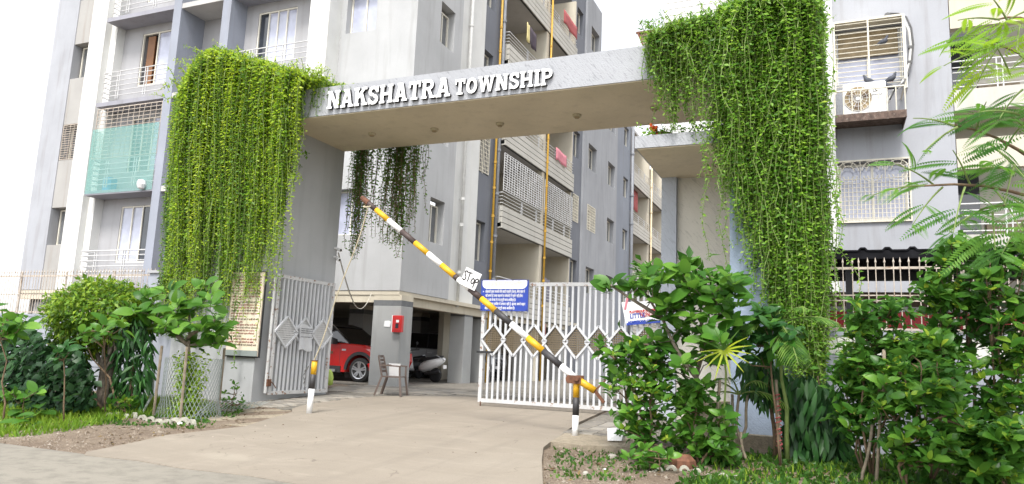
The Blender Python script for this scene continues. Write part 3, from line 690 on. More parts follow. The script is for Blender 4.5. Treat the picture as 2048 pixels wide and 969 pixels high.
laundry('hanging_cloth', 'grey garment hanging in the lowest balcony opening behind the gate', Plane('x', -13.2), 34.5, 35.4, 4.2, 5.6, .02, 'cloth_grey')
laundry('hanging_cloth', 'red cloth tied on the yellow pipe behind the gate', PB, 32.4, 32.75, 2.2, 3.2, .12, 'cloth_red')
laundry('hanging_cloth', 'orange garment hanging in the far balcony', Plane('x', -13.0), 52.0, 53.2, 12.6, 14.2, .02, 'cloth_red')
laundry('hanging_cloth', 'blue garment hanging at the corner of the far balcony', Plane('x', -12.9), 50.0, 50.7, 12.2, 13.6, .02, 'cloth_blue')
# greenery behind the grilled balcony
# --- parking floor: columns, slab, back walls
MB().box(-31.0, -12.52, 20.02, 49.0, 3.36, 3.49).build('parking_ceiling', M['col_head'], B)
MB().box(-31.0, -13.48, 20.05, 20.3, 3.12, 3.355).build('parking_beam', M['col_head'], B)
MB().box(-12.97, -12.7, 20.76, 49.0, 3.08, 3.355).build('parking_beam', M['col_head'], B)
hl = at_y(826, 690, 34.0)
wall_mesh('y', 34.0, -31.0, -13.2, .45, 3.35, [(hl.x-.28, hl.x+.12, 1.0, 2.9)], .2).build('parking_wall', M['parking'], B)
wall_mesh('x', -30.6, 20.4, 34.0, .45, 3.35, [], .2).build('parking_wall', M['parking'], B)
def pcol(x0, x1, y0, y1):
    o = MB().cbox(x0, x1, y0, y1, .38, 3.01, .015).build('parking_column', M['col_grey'], B)
    MB().box(x0+.004, x1-.004, y0+.004, y1-.004, 3.01, 3.19).build('band', M['col_band'], o)
    MB().box(x0+.002, x1-.002, y0+.002, y1-.002, 3.19, 3.359).build('capital', M['col_head'], o)
pcol(-13.47, -12.42, 20.03, 20.75)
for x0, x1, y0, y1 in ((-13.35,-12.72,25.1,25.8),(-13.3,-12.72,26.75,27.35),(-13.3,-12.72,31.2,32.2),(-13.3,-12.72,36,37),(-13.3,-12.72,41,42),(-13.3,-12.72,46,47),
                       (-17.6,-16.9,24.5,25.2),(-17.6,-16.9,29,29.8),(-20.8,-20.0,20.32,21.0),(-21.5,-20.8,26,26.8),(-25.4,-24.6,20.32,21),(-30.4,-29.6,20.32,21),(-15.6,-15.0,28.3,29)): pcol(x0, x1, y0, y1)
# ================================================================== right-hand building
R = thing('apartment_building', 'white apartment block with an air conditioner cage right of the gateway', 'building', (1.5, 24, .5))
PR = Plane('y', 20.0)
hr = [(.3, 1.9, 5.27-FH*0+FH*k, 6.79+FH*k) for k in range(-1, 3)]
wall_mesh('y', 20.0, .27, 2.93, .4, 15, hr, .3).build('wall', M['lilac'], R)
MB().box(.05, .27, 19.72, 20.3, .4, 15).build('pilaster', M['white'], R)
MB().box(-.35, .05, 20.0, 20.3, .4, 15).build('wall', M['ivory'], R)
for k in range(-1, 3):
    window(R, PR, .32, 1.88, 5.29+FH*k, 6.77+FH*k, -.2, 2, ('glass_curtain_sky',) if k < 1 else ('glass_curtain_sky', 'glass_curtain_sky'), .06)
# brown blind in the air-conditioner window
MB().box(.4, 1.8, 20.13, 20.15, 9.62, 10.3).build('blind', M['fan'], R)
# decorative grille, lower window
g = MB(); x0, x1, z0, z1 = .26, 1.94, 5.22, 6.83
PR.box(g, x0, x1, .02, .06, z1-.04, z1); PR.box(g, x0, x1, .02, .06, z0, z0+.04); PR.box(g, x0, x0+.035, .02, .06, z0+.04, z1-.04); PR.box(g, x1-.035, x1, .02, .06, z0+.04, z1-.04)
g = g.build('grille', M['rail_cream'], R)
for k in range(1, 18):
    u = x0+(x1-x0)*k/18; q = MB().tube([(u, 19.955, z0+.03), (u, 19.955, z1-(.42 if k % 6 else .03))], .0105, 5); q.build('bar', M['rail_cream'], g)
for k in range(1, 11):
    z = z0+(z1-.5-z0)*k/10; MB().tube([(x0+.02, 19.95, z), (x1-.02, 19.95, z)], .0085, 5).build('bar', M['rail_cream'], g)
for c in range(3):
    cx = x0+(x1-x0)*(c+.5)/3; cz = z1-.29
    for r_ in (.24, .14):
        MB().tube([(cx+r_*math.cos(t), 19.95, cz+r_*math.sin(t)) for t in np.linspace(0, math.pi, 13)], .011, 5).build('scroll', M['rail_cream'], g)
        MB().tube([(cx+r_*math.cos(t)*.9, 19.95, cz-.12-r_*.7*math.sin(t)) for t in np.linspace(0, math.pi, 9)], .009, 5).build('scroll', M['rail_cream'], g)
    for a in (30, 65, 115, 150):
        a = math.radians(a); MB().tube([(cx+.12*math.cos(a), 19.95, cz+.12*math.sin(a)), (cx+.3*math.cos(a), 19.95, cz+.27*math.sin(a))], .009, 5).build('scroll', M['rail_cream'], g)
# box grille round the upper window and its air conditioner
bg_ = MB(); x0, x1, z0, z1, yf = .28, 1.9, 8.5, 10.45, 19.62
bg_.box(x0, x1, yf, 19.99, z1-.05, z1); 
for x in (x0, x1-.04): bg_.box(x, x+.04, yf, yf+.04, z0, z1-.05)
bg_.box((x0+x1)/2-.02, (x0+x1)/2+.02, yf, yf+.04, z0, z1-.05)
bg_ = bg_.build('grille', M['rail_cream'], R)
for k in range(15):
    z = z0+.05+(z1-.15-z0)*k/14; MB().tube([(x0, 19.95, z), (x0+.01, yf+.02, z), (x1-.01, yf+.02, z), (x1, 19.95, z)], .0125, 5).build('bar', M['rail_cream'], bg_)
MB().box(1.905, 1.93, 19.6, 19.985, 8.5, 10.42).build('cage_side_sheet', M['white'], R)
ck = MB(); x0, x1, yf, zt, zb = .27, 1.8, 19.0, 8.34, 7.72
ck.box(x0, x1, yf, 19.99, zb-.03, zb+.0)
ck.box(x0, x1, yf-.02, yf, zb-.17, zb+.02); ck.box(x1, x1+.02, yf-.02, 19.99, zb-.16, zb+.02)
ck = ck.build('ledge_tray', M['tray'], R)
MB().tube([(x0, 19.98, zt), (x0, yf, zt), (x1, yf, zt), (x1, 19.98, zt)], .022, 6).build('cage_rail', M['rail_cream'], R)
for k in range(9):
    x = x0+(x1-x0)*k/8; MB().tube([(x, yf, zb), (x, yf, zt)], .014, 5).build('cage_bar', M['rail_cream'], R)
# balcony tower right of the corner
MB().box(2.951, 7.5, 21.6, 21.8, .4, 15).build('wall', M['ivory'], R)
MB().box(2.75, 2.949, 20.301, 21.6, .4, 15).build('wall', M['ivory'], R)
for z0, z1 in ((3.3, 3.9), (4.95, 5.46), (7.93, 8.46), (10.03, 10.8), (13.4, 14)):
    pass
for zt in (4.86, 8.46, 12.06):
    MB().box(2.951, 7.5, 20.02, 20.2, zt-.53, zt).build('balcony_parapet', M['ivory'], R)
    MB().box(2.951, 7.5, 20.2, 21.6, zt-.5, zt-.3).build('balcony_slab', M['cream'], R)
    MB().box(2.951, 7.5, 20.02, 20.25, zt+1.6, zt+2.36).build('balcony_beam', M['cream'], R)
    railing(R, Plane('y', 20.1), 2.96, 7.5, [zt+.1, zt+.26, zt+.47, zt+.6, zt+.76], 0, (3.95, 5.6), 0, 'rail_white', .016)
    d = MB().box(2.96, 3.62, 21.5, 21.598, zt-.29, zt+2.05).build('doorway', M['glass'], R)
    MB().box(3.7, 4.6, 21.3, 21.59, zt-.29, zt+.55).build('stacked_boards', M['stake'], R)
# wing behind the beam with grooved parapet bands
for k in range(-1, 2):
    zb = 11.75+FH*k
    for i in range(6):
        MB().box(-4.38, -.36, 21.0, 21.3, zb+.205*i+.018, zb+.205*(i+1)).build('parapet_band', M['white'], R)
        MB().box(-4.36, -.37, 21.03, 21.25, zb+.205*i, zb+.205*i+.018).build('band_joint', M['dark_metal'], R)
    MB().box(-4.38, -.36, 21.31, 22.8, zb-.15, zb+.02).build('balcony_slab', M['soffit_grey'], R)
MB().box(-4.3, -.36, 22.8, 23.0, .4, 15.4).build('wall', M['white'], R)
railing(R, Plane('y', 21.15), -4.3, -.4, [13.1, 13.25, 13.4, 13.6], 0, (-3.5, -2.0), 0, 'rail_white', .018)
for i, (x, m_) in enumerate(((-3.9, 'cloth_blue'), (-3.55, 'cloth_grey'), (-3.2, 'cloth_dark'))):
    o = cloth(None, Plane('y', 21.1), x, x+.24, 12.72, 13.3, .02, m_, 'hanging_cloth')
    tag(o, ['blue cloth on the white balcony above the right vine', 'grey cloth on the white balcony above the right vine', 'dark cloth on the white balcony above the right vine'][i], 'laundry', 'washing on the upper right balcony')
aw = MB(); a = at_y(1272, 66, 20.4); 
aw.box(a.x, a.x+1.6, 20.4, 20.45, a.z-.03, a.z+.03); aw.beam((a.x+.05, 20.42, a.z), (a.x+.35, 20.42, a.z-.75), .05, .05)
aw = aw.build('awning_frame', M['rust'], R)
MB().add([(a.x+.06,20.46,a.z-.02),(a.x+1.6,20.46,a.z-.02),(a.x+1.6,20.99,a.z-.6),(a.x+.36,20.99,a.z-.6)],[(0,1,2,3)]).add([(a.x+.06,20.46,a.z-.03),(a.x+1.6,20.46,a.z-.03),(a.x+1.6,20.99,a.z-.61),(a.x+.36,20.99,a.z-.61)],[(3,2,1,0)]).build('awning_sheet', M['pipe_cream'], R)

# ---- things hung on the right building
ac = thing('air_conditioner', 'white air conditioner unit in the cage on the right building', 'air conditioner', (.93, 19.35, 7.74))
x0, x1, yf, z0, z1 = .46, 1.41, 19.12, 7.74, 8.56
MB().cbox(x0, x1, yf, 19.5, z0, z1, .02).build('casing', M['ac_white'], ac)
cx, cz = x0+.33, (z0+z1)/2
MB().lathe([(.31, yf-.012), (.31, yf-.004)], cx, cz, 28, 'y').build('fan_well', M['fan'], ac)
for k in range(3):
    t = k*2.094+.4; q = MB(); p = [(cx+.05*math.cos(t+a_)*1 if 0 else cx+rr*math.cos(t+aa), yf-.018-dd, cz+rr*math.sin(t+aa)) for rr, aa, dd in ((.05,-.3,0),(.26,-.35,.0),(.28,.25,.012),(.06,.5,.006))]
    q.add(p, [(0,1,2,3)]).build('fan_blade', M['brown_wall'], ac)
for k in range(8):
    t = math.pi*k/8; MB().tube([(cx-.31*math.cos(t), yf-.035, cz-.31*math.sin(t)), (cx+.31*math.cos(t), yf-.035, cz+.31*math.sin(t))], .005, 4).build('guard_wire', M['ac_white'], ac)
for r_ in (.1, .2, .31):
    MB().tube([(cx+r_*math.cos(t), yf-.035, cz+r_*math.sin(t)) for t in np.linspace(0, 2*math.pi, 25)], .006, 4).build('guard_ring', M['ac_white'], ac)
MB().lathe([(.045, yf-.045), (.045, yf-.03)], cx, cz, 12, 'y').build('fan_hub', M['ac_white'], ac)
# maker's mark: a square with an angled pinch, and its word
q = MB(); lx, lz = x0+.72, z1-.2
for s_ in (((-.05,.05),(.05,.05)), ((.05,.05),(.05,-.05)), ((.05,-.05),(-.05,-.05)), ((-.05,-.05),(-.05,.05)), ((.04,.04),(-.01,0)), ((-.01,0),(.04,-.04))):
    q.beam((lx+s_[0][0], yf-.004, lz+s_[0][1]), (lx+s_[1][0], yf-.004, lz+s_[1][1]), .012, .004, (0,1,0))
q.build('badge', M['ink'], ac)
def text_mesh(body, size, name='lettering', extrude=.002, offset=0.0, spacing=1.0, bold=0.0):
    c = bpy.data.curves.new('txt', 'FONT'); c.body = body; c.size = size; c.extrude = extrude; c.space_character = spacing; c.offset = bold; c.resolution_u = 2
    t = bpy.data.objects.new('txt', c); COL.objects.link(t)
    me = bpy.data.meshes.new_from_object(t.evaluated_get(bpy.context.evaluated_depsgraph_get())); me.name = name
    bpy.data.objects.remove(t); bpy.data.curves.remove(c); me.materials.clear(); return me
def put_text(body, size, origin, mat, parent, width=None, name='lettering', axis='y', bold=0.0, spacing=1.0, extra=None):
    """text on a wall facing -Y (axis 'y'); origin = lower left corner"""
    me = text_mesh(body, size, name, .002, 0, spacing, bold)
    xs = [v.co.x for v in me.vertices]; w = max(xs)-min(xs)
    sx = width/w if width else 1.0
    mat_ = Matrix.Translation(origin) @ (extra or Matrix.Identity(4)) @ Matrix.Rotation(math.pi/2, 4, 'X') @ Matrix.Diagonal((sx, 1, 1, 1))
    return link(name, me, M[mat], parent, mat_)
put_text('Electrolux', .065, (lx-.13, yf-.004, lz-.15), 'ink', ac, .28)
ar = [(at_y(1775,33,19.97)), (at_y(1792,33,19.9)), (at_y(1808,40,19.85)), (at_y(1818,62,19.85)), (at_y(1822,95,19.88)), (at_y(1819,125,19.9)), (at_y(1812,150,19.85)), (at_y(1803,170,19.6)), (at_y(1785,185,19.4)), (at_y(1775,205,19.35))]
q = thing('refrigerant_pipe', 'looped grey refrigerant pipes feeding the caged air conditioner', 'pipe', (2.0, 19.9, 10.3))
MB().tube(ar, .04, 6).build('insulated_pipe', M['pipe_white'], q, True)
MB().tube([p+Vector((.05,-.04,.05)) for p in ar], .022, 6).build('cable', M['cable_dark'], q, True)
MB().tube([ar[0]+Vector((0,.05,0)), ar[0]+Vector((0,-.06,0))], .08, 10).build('wall_sleeve', M['cable_dark'], q)
for i, j in ((4, .5), (5, .3), (6, .4)):
    p = ar[i]; MB().box(p.x-.06, p.x+.06, p.y-.05, p.y+.07, p.z-.03, p.z+.03).build('pipe_clip', M['cable_dark'], q)
def pigeon(px, py, Y, label, face=1):
    p = at_y(px, py, Y); t = thing('pigeon', label, 'pigeon', p, 'pigeons on the air conditioner cage')
    b = MB(); pts = []; rad = []
    for s, z, r_ in ((-.19,.0,.012),(-.13,.03,.03),(-.06,.06,.06),(.0,.08,.075),(.05,.12,.06),(.075,.17,.035),(.085,.205,.034),(.1,.225,.026),(.125,.222,.008)):
        pts.append((p.x+s*face, p.y, p.z+z)); rad.append(r_)
    b.tube(pts, rad, 10); b.build('body', M['pigeon'], t, True)
    for dx in (-.02, .02): MB().tube([(p.x+dx, p.y, p.z-.005), (p.x+dx, p.y, p.z+.04)], .006, 4).build('leg', M['cloth_red'], t)
pigeon(1737, 168, 19.45, 'grey pigeon standing on top of the air conditioner casing', -1)
pigeon(1783, 164, 19.5, 'dark pigeon sitting right of the air conditioner behind the rail', 1)
pigeon(1767, 90, 19.66, 'dark pigeon perched high on the upper window grille', 1)
pigeon(1779, 180, 19.3, 'small dark pigeon squatting low behind the cage rail', -1)

# ================================================================== gateway
G = thing('gateway', 'grey gateway with tall piers and a long beam carrying the name', 'gateway', (-7, 14.9, .3))
ZS, ZT = 6.98, 7.7
MB().box(-14.9, -12.22, 13.5, 16.25, .2, ZS).build('pier', M['pier'], G)
MB().box(-14.9, -.06, 13.5, 16.25, ZS+.02, ZT).build('beam', M['beam'], G)
MB().box(-12.22, -1.6, 13.53, 16.23, ZS, ZS+.02).build('soffit', M['soffit'], G)
MB().box(-1.6, -.06, 13.5, 16.25, .2, ZS+.019).build('pier', M['pier_blue'], G)
MB().box(-1.6, -.06, 13.2, 13.5, .1, .42).build('plinth', M['cement'], G)
MB().box(-3.34, -1.601, 13.42, 15.95, 5.6, 5.84).build('canopy', M['beam'], G)
MB().box(-3.3, -1.601, 13.46, 15.9, 5.58, 5.6).build('canopy_soffit', M['soffit'], G)
MB().box(-3.3, -2.98, 15.72, 16.25, .3, 5.579).build('wall', M['rough_blue'], G)
MB().box(-2.979, -1.601, 15.85, 16.22, .3, 5.579).build('wall', M['rough_cream'], G)
MB().box(-2.3, -1.601, 12.9, 13.49, .12, .95).build('step', M['cement'], G)
lights = [(744,267),(869,258),(1000,247),(1154,230),(1309,215)]
for px, py in lights:
    r = ray(px, py); p = CO+r*((ZS-CAM['z'])/r.z)
    o = MB().lathe([(.085, ZS-.055), (.10, ZS-.03), (.10, ZS)], p.x, p.y, 16).build('soffit_lamp', M['rope'], G)
    MB().lathe([(.05, ZS-.085), (.062, ZS-.056)], p.x, p.y, 14).build('lamp_lens', M['fan'], o)
# raised letters
def arc(cx, cy, rx, ry, t, a0, a1, n=14):
    q = []
    for i in range(n):
        a, b = math.radians(a0+(a1-a0)*i/n), math.radians(a0+(a1-a0)*(i+1)/n)
        q.append([(cx+rx*math.cos(a), cy+ry*math.sin(a)), (cx+rx*math.cos(b), cy+ry*math.sin(b)), (cx+(rx-t)*math.cos(b), cy+(ry-t*.8)*math.sin(b)), (cx+(rx-t)*math.cos(a), cy+(ry-t*.8)*math.sin(a))])
    return ('strip', q)
def rc(x0, x1, y0, y1): return [(x0,y0),(x1,y0),(x1,y1),(x0,y1)]
SH = .13
LET = {
 'N': (.98, [rc(.08,.30,0,1), rc(.68,.90,0,1), [(.08,1),(.34,1),(.90,0),(.64,0)], rc(0,.38,0,SH), rc(0,.3,1-SH,1), rc(.60,.98,1-SH,1)]),
 'A': (.98, [[(.08,0),(.30,0),(.56,1),(.36,1)], [(.68,0),(.90,0),(.64,1),(.42,1)], rc(.28,.70,.24,.40), rc(0,.38,0,SH), rc(.60,.98,0,SH), rc(.26,.6,1-SH,1)]),
 'K': (.96, [rc(.08,.30,0,1), [(.30,.36),(.30,.62),(.64,1),(.90,1)], [(.42,.60),(.60,.74),(.94,0),(.68,0)], rc(0,.38,0,SH), rc(0,.38,1-SH,1), rc(.56,.95,1-SH,1), rc(.60,.99,0,SH)]),
 'S': (.80, [arc(.40,.725,.37,.285,.22,-5,270), arc(.40,.275,.37,.285,.22,-175,90), rc(.62,.76,.64,.98), rc(.04,.18,.02,.36)]),
 'H': (.98, [rc(.08,.30,0,1), rc(.68,.90,0,1), rc(.30,.68,.42,.58), rc(0,.38,0,SH), rc(0,.38,1-SH,1), rc(.60,.98,0,SH), rc(.60,.98,1-SH,1)]),
 'T': (.86, [rc(.32,.54,0,1), rc(.02,.84,.83,1), rc(.02,.14,.66,.84), rc(.72,.84,.66,.84), rc(.20,.66,0,SH)]),
 'R': (.94, [rc(.08,.30,0,1), arc(.48,.72,.34,.28,.20,-90,90), rc(.26,.5,.84,1), rc(.26,.5,.44,.60), [(.40,.46),(.62,.46),(.86,0),(.64,0)], rc(0,.38,0,SH), rc(0,.3,1-SH,1), rc(.60,.95,0,SH)]),
 'O': (.90, [arc(.45,.5,.44,.5,.23,0,360,28)]),
 'W': (1.34, [[(.06,1),(.28,1),(.48,0),(.30,0)], [(.30,0),(.50,0),(.72,1),(.56,1)], [(.56,1),(.74,1),(1.02,0),(.84,0)], [(.84,0),(1.04,0),(1.28,1),(1.08,1)], rc(0,.36,1-SH,1), rc(.98,1.34,1-SH,1), rc(.5,.82,1-SH,1)]),
 'I': (.46, [rc(.12,.34,0,1), rc(.02,.44,0,SH), rc(.02,.44,1-SH,1)]),
 'P': (.88, [rc(.08,.30,0,1), arc(.48,.70,.36,.30,.21,-90,90), rc(.26,.5,.83,1), rc(.26,.5,.40,.56), rc(0,.40,0,SH), rc(0,.3,1-SH,1)]),
}
SG = thing('name_sign', 'raised white letters spelling the township name on the gateway beam', 'sign', (-7.5, 13.45, 7.1))
def word(txt, p0, p1, h):
    adv = [LET[c][0]+.07 for c in txt]; W = sum(adv); sx = (p1.x-p0.x)/W; x = p0.x
    for c, a in zip(txt, adv):
        z = p0.z+(p1.z-p0.z)*(x-p0.x)/(p1.x-p0.x)
        body = MB(); face = MB()
        for i, pc in enumerate(LET[c][1]):
            polys = pc[1] if isinstance(pc, tuple) else [pc]
            for q in polys:
                pts = [(x+u*sx, z+w*h) for u, w in q]
                body.prism(pts, 'y', 13.502, 13.435-.0008*i); 
                cx_, cz_ = sum(p[0] for p in pts)/len(pts), sum(p[1] for p in pts)/len(pts)
                face.add([(u, 13.427-.0015*i, w) for u, w in pts], [tuple(range(len(pts)))])
                face.prism(pts, 'y', 13.434-.0015*i, 13.428-.0015*i)
        o = body.build('letter', M['letter_black'], SG); face.build('letter_face', M['letter_white'], o)
        x += a*sx
word('NAKSHATRA', at_y(653.5, 219, 13.43), at_y(902, 192.5, 13.43), at_y(894.8, 155.6, 13.43).z-at_y(898, 192.9, 13.43).z)
word('TOWNSHIP', at_y(909, 191, 13.43), at_y(1107, 169, 13.43), at_y(1083, 140, 13.43).z-at_y(1083, 172.5, 13.43).z)

# ================================================================== boundary walls and spiked fences
def boundary(x0, x1, y, label, white_band, group):
    t = thing('boundary_wall', label, 'wall', ((x0+x1)/2, y, .2))
    zs = [.0, .62, .86, 1.02, 1.2, 1.42, 1.64, 1.83]
    for a, b in zip(zs[:-1], zs[1:]):
        MB().box(x0, x1, y, y+.23, a, b-.022).build('course', M['wall_grey'], t)
    MB().box(x0+.002, x1-.002, y+.02, y+.21, .02, 1.82).build('core', M['wall_grey'], t)
    MB().box(x0, x1, y-.004, y+.234, 1.83, 2.13).build('band', M['wall_white'] if white_band else M['wall_grey'], t)
    MB().box(x0-.02*0, x1, y-.02, y+.25, 2.13, 2.2).build('coping', M['pillar_lilac'], t)
    return t
boundary(-40, -14.95, 13.7, 'grooved grey boundary wall behind the trees left of the gateway', False, None)
boundary(-.05, 12, 13.62, 'grooved grey boundary wall with a white band right of the gateway', True, None)
def spike_fence(x0, x1, y, label, mat, pitch, dbl=False):
    t = thing('spiked_fence', label, 'fence', ((x0+x1)/2, y, 2.2))
    n = int((x1-x0)/pitch)
    for z, r_ in ((2.26,.016), (3.28,.02)) + (((2.82,.01),(2.73,.01)) if dbl else ((2.75,.01),)):
        MB().box(x0, x1, y-r_, y+r_, z-r_, z+r_).build('rail', M[mat], t)
    me = MB(); me.tube([(0,0,2.22),(0,0,3.38)], .0085, 5); me.lathe([(.011,3.36),(.019,3.385),(.011,3.41),(.002,3.46)], 0, 0, 6)
    me = me.mesh('picket'); me.materials.append(M[mat])
    for k in range(n+1):
        link('picket', me, None, t, Matrix.Translation((x0+pitch*k+random.uniform(-.01,.01), y-.026, 0)) @ Matrix.Rotation(random.uniform(-.006,.006), 4, 'Y'))
    for k in range(0, n, 16): MB().box(x0+pitch*k-.02, x0+pitch*k+.02, y+.021, y+.06, 2.2, 3.4).build('post', M[mat], t)
    return t
spike_fence(-27, -16.0, 13.78, 'rusty white spiked fence on the wall left of the gateway', 'rail_rust', .118)
spike_fence(-.0, 5.2, 13.7, 'rusty white spiked fence in front of the black roofed shed', 'rail_rust', .125, True)
# capped gate block left of the pier with a louvred opening
t = thing('utility_block', 'small grey utility block with a louvred opening beside the left vine', 'block', (-15.4, 13.6, .3))
MB().box(-15.95, -14.91, 13.55, 14.4, .2, 3.3).build('body', M['wall_grey'], t)
MB().box(-16.0, -14.9, 13.5, 14.45, 3.3, 3.37).build('cap', M['balcony_grey'], t)
MB().box(-15.62, -14.98, 13.535, 13.549, 2.68, 3.2).build('opening', M['dark_metal'], t)  # dark plate paints the shade between the louvres; the block is solid
for k in range(5): MB().box(-15.6, -15.0, 13.52, 13.534, 2.72+.095*k, 2.76+.095*k).build('louvre', M['pier'], t)
# shed with black corrugated roof
S = thing('parking_shed', 'open shed with black corrugated roof behind the right fence', 'shed', (3, 16.5, .4))
nx = 420; v = []; f = []
for j, (y, dz) in enumerate(((15.4, 0), (18.6, -.12))):
    for i in range(nx+1):
        x = -.04+7*i/nx; ph = abs((x % .42)/.42-.5)*.42; v.append((x, y, 3.85+dz+.05*min(1, max(0, (.085-ph)/.04))))
for i in range(nx): f.append((i, i+1, nx+1+i+1, nx+1+i))
me = bpy.data.meshes.new('roof_sheet'); me.from_pydata(v, [], f); o = link('roof_sheet', me, M['roof_black'], S); o.modifiers.new('s', 'SOLIDIFY').thickness = .03
MB().box(-.03, 6.9, 15.42, 15.5, 3.68, 3.845).build('fascia', M['roof_black'], S)
MB().box(-.02, 6.9, 17.6, 17.7, 3.5, 3.68).build('purlin', M['dark_metal'], S)
for x in (.33, 2.6, 5.0): MB().box(x, x+.13, 16.05, 16.18, .4, 3.7).build('post', M['dark_metal'], S)
MB().box(-.04, 6.9, 16.9, 17.0, 2.42, 2.78).build('red_panel', M['red_panel'], S)
MB().box(-.04, 6.9, 16.88, 17.02, 2.78, 2.88).build('ledge', M['cream_grey'], S)
MB().box(-.04, 6.9, 16.9, 17.0, .4, 2.42).build('dado', M['wall_white'], S)
MB().box(-.04, 6.9, 18.3, 18.5, .4, 3.32).build('back_wall', M['brown_wall'], S)
# ================================================================== gate leaves
def leaf(name, label, pl, u0, u1, z0, z1, nb, ndia, mesh_mat, hole=.30, parent_loc=None, skip_text=None):
    t = thing(name, label, 'gate', pl.pt((u0+u1)/2, 0, z0), 'leaves of the white gate')
    fw = .085
    fr = MB(); pl.box(fr, u0, u0+fw, -.03, .03, z0, z1); pl.box(fr, u1-fw, u1, -.03, .03, z0, z1)
    pl.box(fr, u0+fw, u1-fw, -.028, .028, z1-fw, z1); pl.box(fr, u0+fw, u1-fw, -.028, .028, z0, z0+fw)
    fr.build('frame', M['gate_rust_white'], t)
    p = (u1-u0-2*fw)/ndia; zc = z0+(z1-z0)*.52; r = p*.6; rz = .37
    cen = [u0+fw+p*(k+.5) for k in range(ndia)]
    # bars, broken at the diamonds
    pitch = (u1-u0-2*fw)/nb
    for k in range(1, nb):
        u = u0+fw+pitch*k; hgt = max([rz*(1-abs(u-c)/r) for c in cen if abs(u-c) < r]+[0])
        segs = [(z0+fw, z1-fw)] if hgt < .02 else [(z0+fw, zc-hgt), (zc+hgt, z1-fw)]
        for a, b in segs:
            q = MB(); du = random.gauss(0, .004); q.beam(pl.pt(u, 0, a), pl.pt(u+du, random.gauss(0,.003), b), .048, .04, pl.pt(0,1,0) if pl.a == 'x' else (0,1,0)); q.build('bar', M['gate_white'], t)
    for i, c in enumerate(cen):
        d0 = .006 if i % 2 else .022
        pts = [(c-r, zc), (c, zc+rz), (c+r, zc), (c, zc-rz)]
        q = MB()
        for a, b in zip(pts, pts[1:]+pts[:1]):
            A, B_ = Vector(pl.pt(a[0], d0+.02, a[1])), Vector(pl.pt(b[0], d0+.02, b[1])); q.beam(A, B_, .045, .05, pl.pt(0, 1, 0) if pl.a == 'x' else (0,1,0))
        f = q.build('diamond_frame', M['gate_white'], t)
        g = MB(); n = 11
        for k in range(1, n):
            s = k/n
            for (a, b, c_, d_) in ((pts[0], pts[1], pts[3], pts[2]), (pts[0], pts[3], pts[1], pts[2])): pass
        # square mesh clipped to the diamond
        st = .052; m_ = int(max(r, rz)/st)+1
        for k in range(-m_, m_+1):
            e = k*st
            if abs(e) < r:
                l = rz*(1-abs(e)/r); g.beam(pl.pt(c+e, d0, zc-l), pl.pt(c+e, d0, zc+l), .027, .008, (0,1,0) if pl.a == 'y' else (1,0,0))
            if abs(e) < rz:
                l = r*(1-abs(e)/rz); g.beam(pl.pt(c-l, d0+.009, zc+e), pl.pt(c+l, d0+.009, zc+e), .027, .008, (0,1,0) if pl.a == 'y' else (1,0,0))
        g.build('mesh_panel', M[mesh_mat], f)
    return t, cen, zc
PL = Plane('x', -11.98)
gl, cenL, zcL = leaf('gate_leaf', 'narrow white gate leaf swung open against the left pier', PL, 13.75, 15.95, .46, 3.28, 14, 3, 'mesh_white')
MB().tube([(-11.99, 13.68, .5), (-11.99, 13.68, 3.2)], .035, 8).build('hinge_post', M['gate_rust_white'], gl)
MB().box(-12.03, -11.92, 13.66, 13.78, .66, .82).build('hinge', M['rust'], gl); MB().box(-12.0, -11.93, 15.97, 16.03, 1.45, 1.52).build('latch', M['rust'], gl)
MB().tube([(-11.9, 13.72, .78), (-11.88, 13.8, .72), (-11.88, 13.9, .62)], .012, 5).build('latch_wire', M['rust'], gl)
PRG = Plane('y', 16.0)
gr_, cenR, zcR = leaf('gate_leaf', 'wide white gate leaf standing shut with the blue notice board', PRG, -7.65, -3.36, .48, 3.3, 30, 8, 'mesh_brown')
MB().box(-7.72, -7.3, 15.93, 15.96, 1.62, 1.67).build('bolt', M['dark_metal'], gr_)
MB().tube([(-7.45, 15.92, 1.62), (-7.47, 15.91, 1.5), (-7.45, 15.92, 1.4)], .014, 5).build('padlock_chain', M['dark_metal'], gr_)
MB().tube([(-7.58, 15.98, .3), (-7.58, 15.98, .5)], .016, 6).build('drop_rod', M['rust'], gr_)
# small sheet of paper tied on the left leaf
t = thing('paper_notice', 'crumpled white paper notice tied on the open gate leaf', 'notice', (-11.9, 14.9, 1.5))
c = cenL[1]; v = []; f = []
for i in range(7):
    for j in range(7): v.append((-11.905+.02*math.sin(i*1.3+j*.7), c-.24+.5*i/6, zcL-.42+.62*j/6+.03*math.sin(i)))
for i in range(6):
    for j in range(6): f.append((i*7+j, (i+1)*7+j, (i+1)*7+j+1, i*7+j+1))
me = bpy.data.meshes.new('sheet'); me.from_pydata(v, [], f); o = link('sheet', me, M['gate_white'], t); o.modifiers.new('s', 'SOLIDIFY').thickness = .006
for k in range(6):
    q = MB(); y = c-.22; z = zcL+.1-.05*k
    while y < c+.2:
        w = random.uniform(.02,.05); q.box(-11.872, -11.868, y, y+w, z, z+.016); y += w+.014
    if k < 3 or k == 4: q.build('handwriting', M['dark_metal'], t)

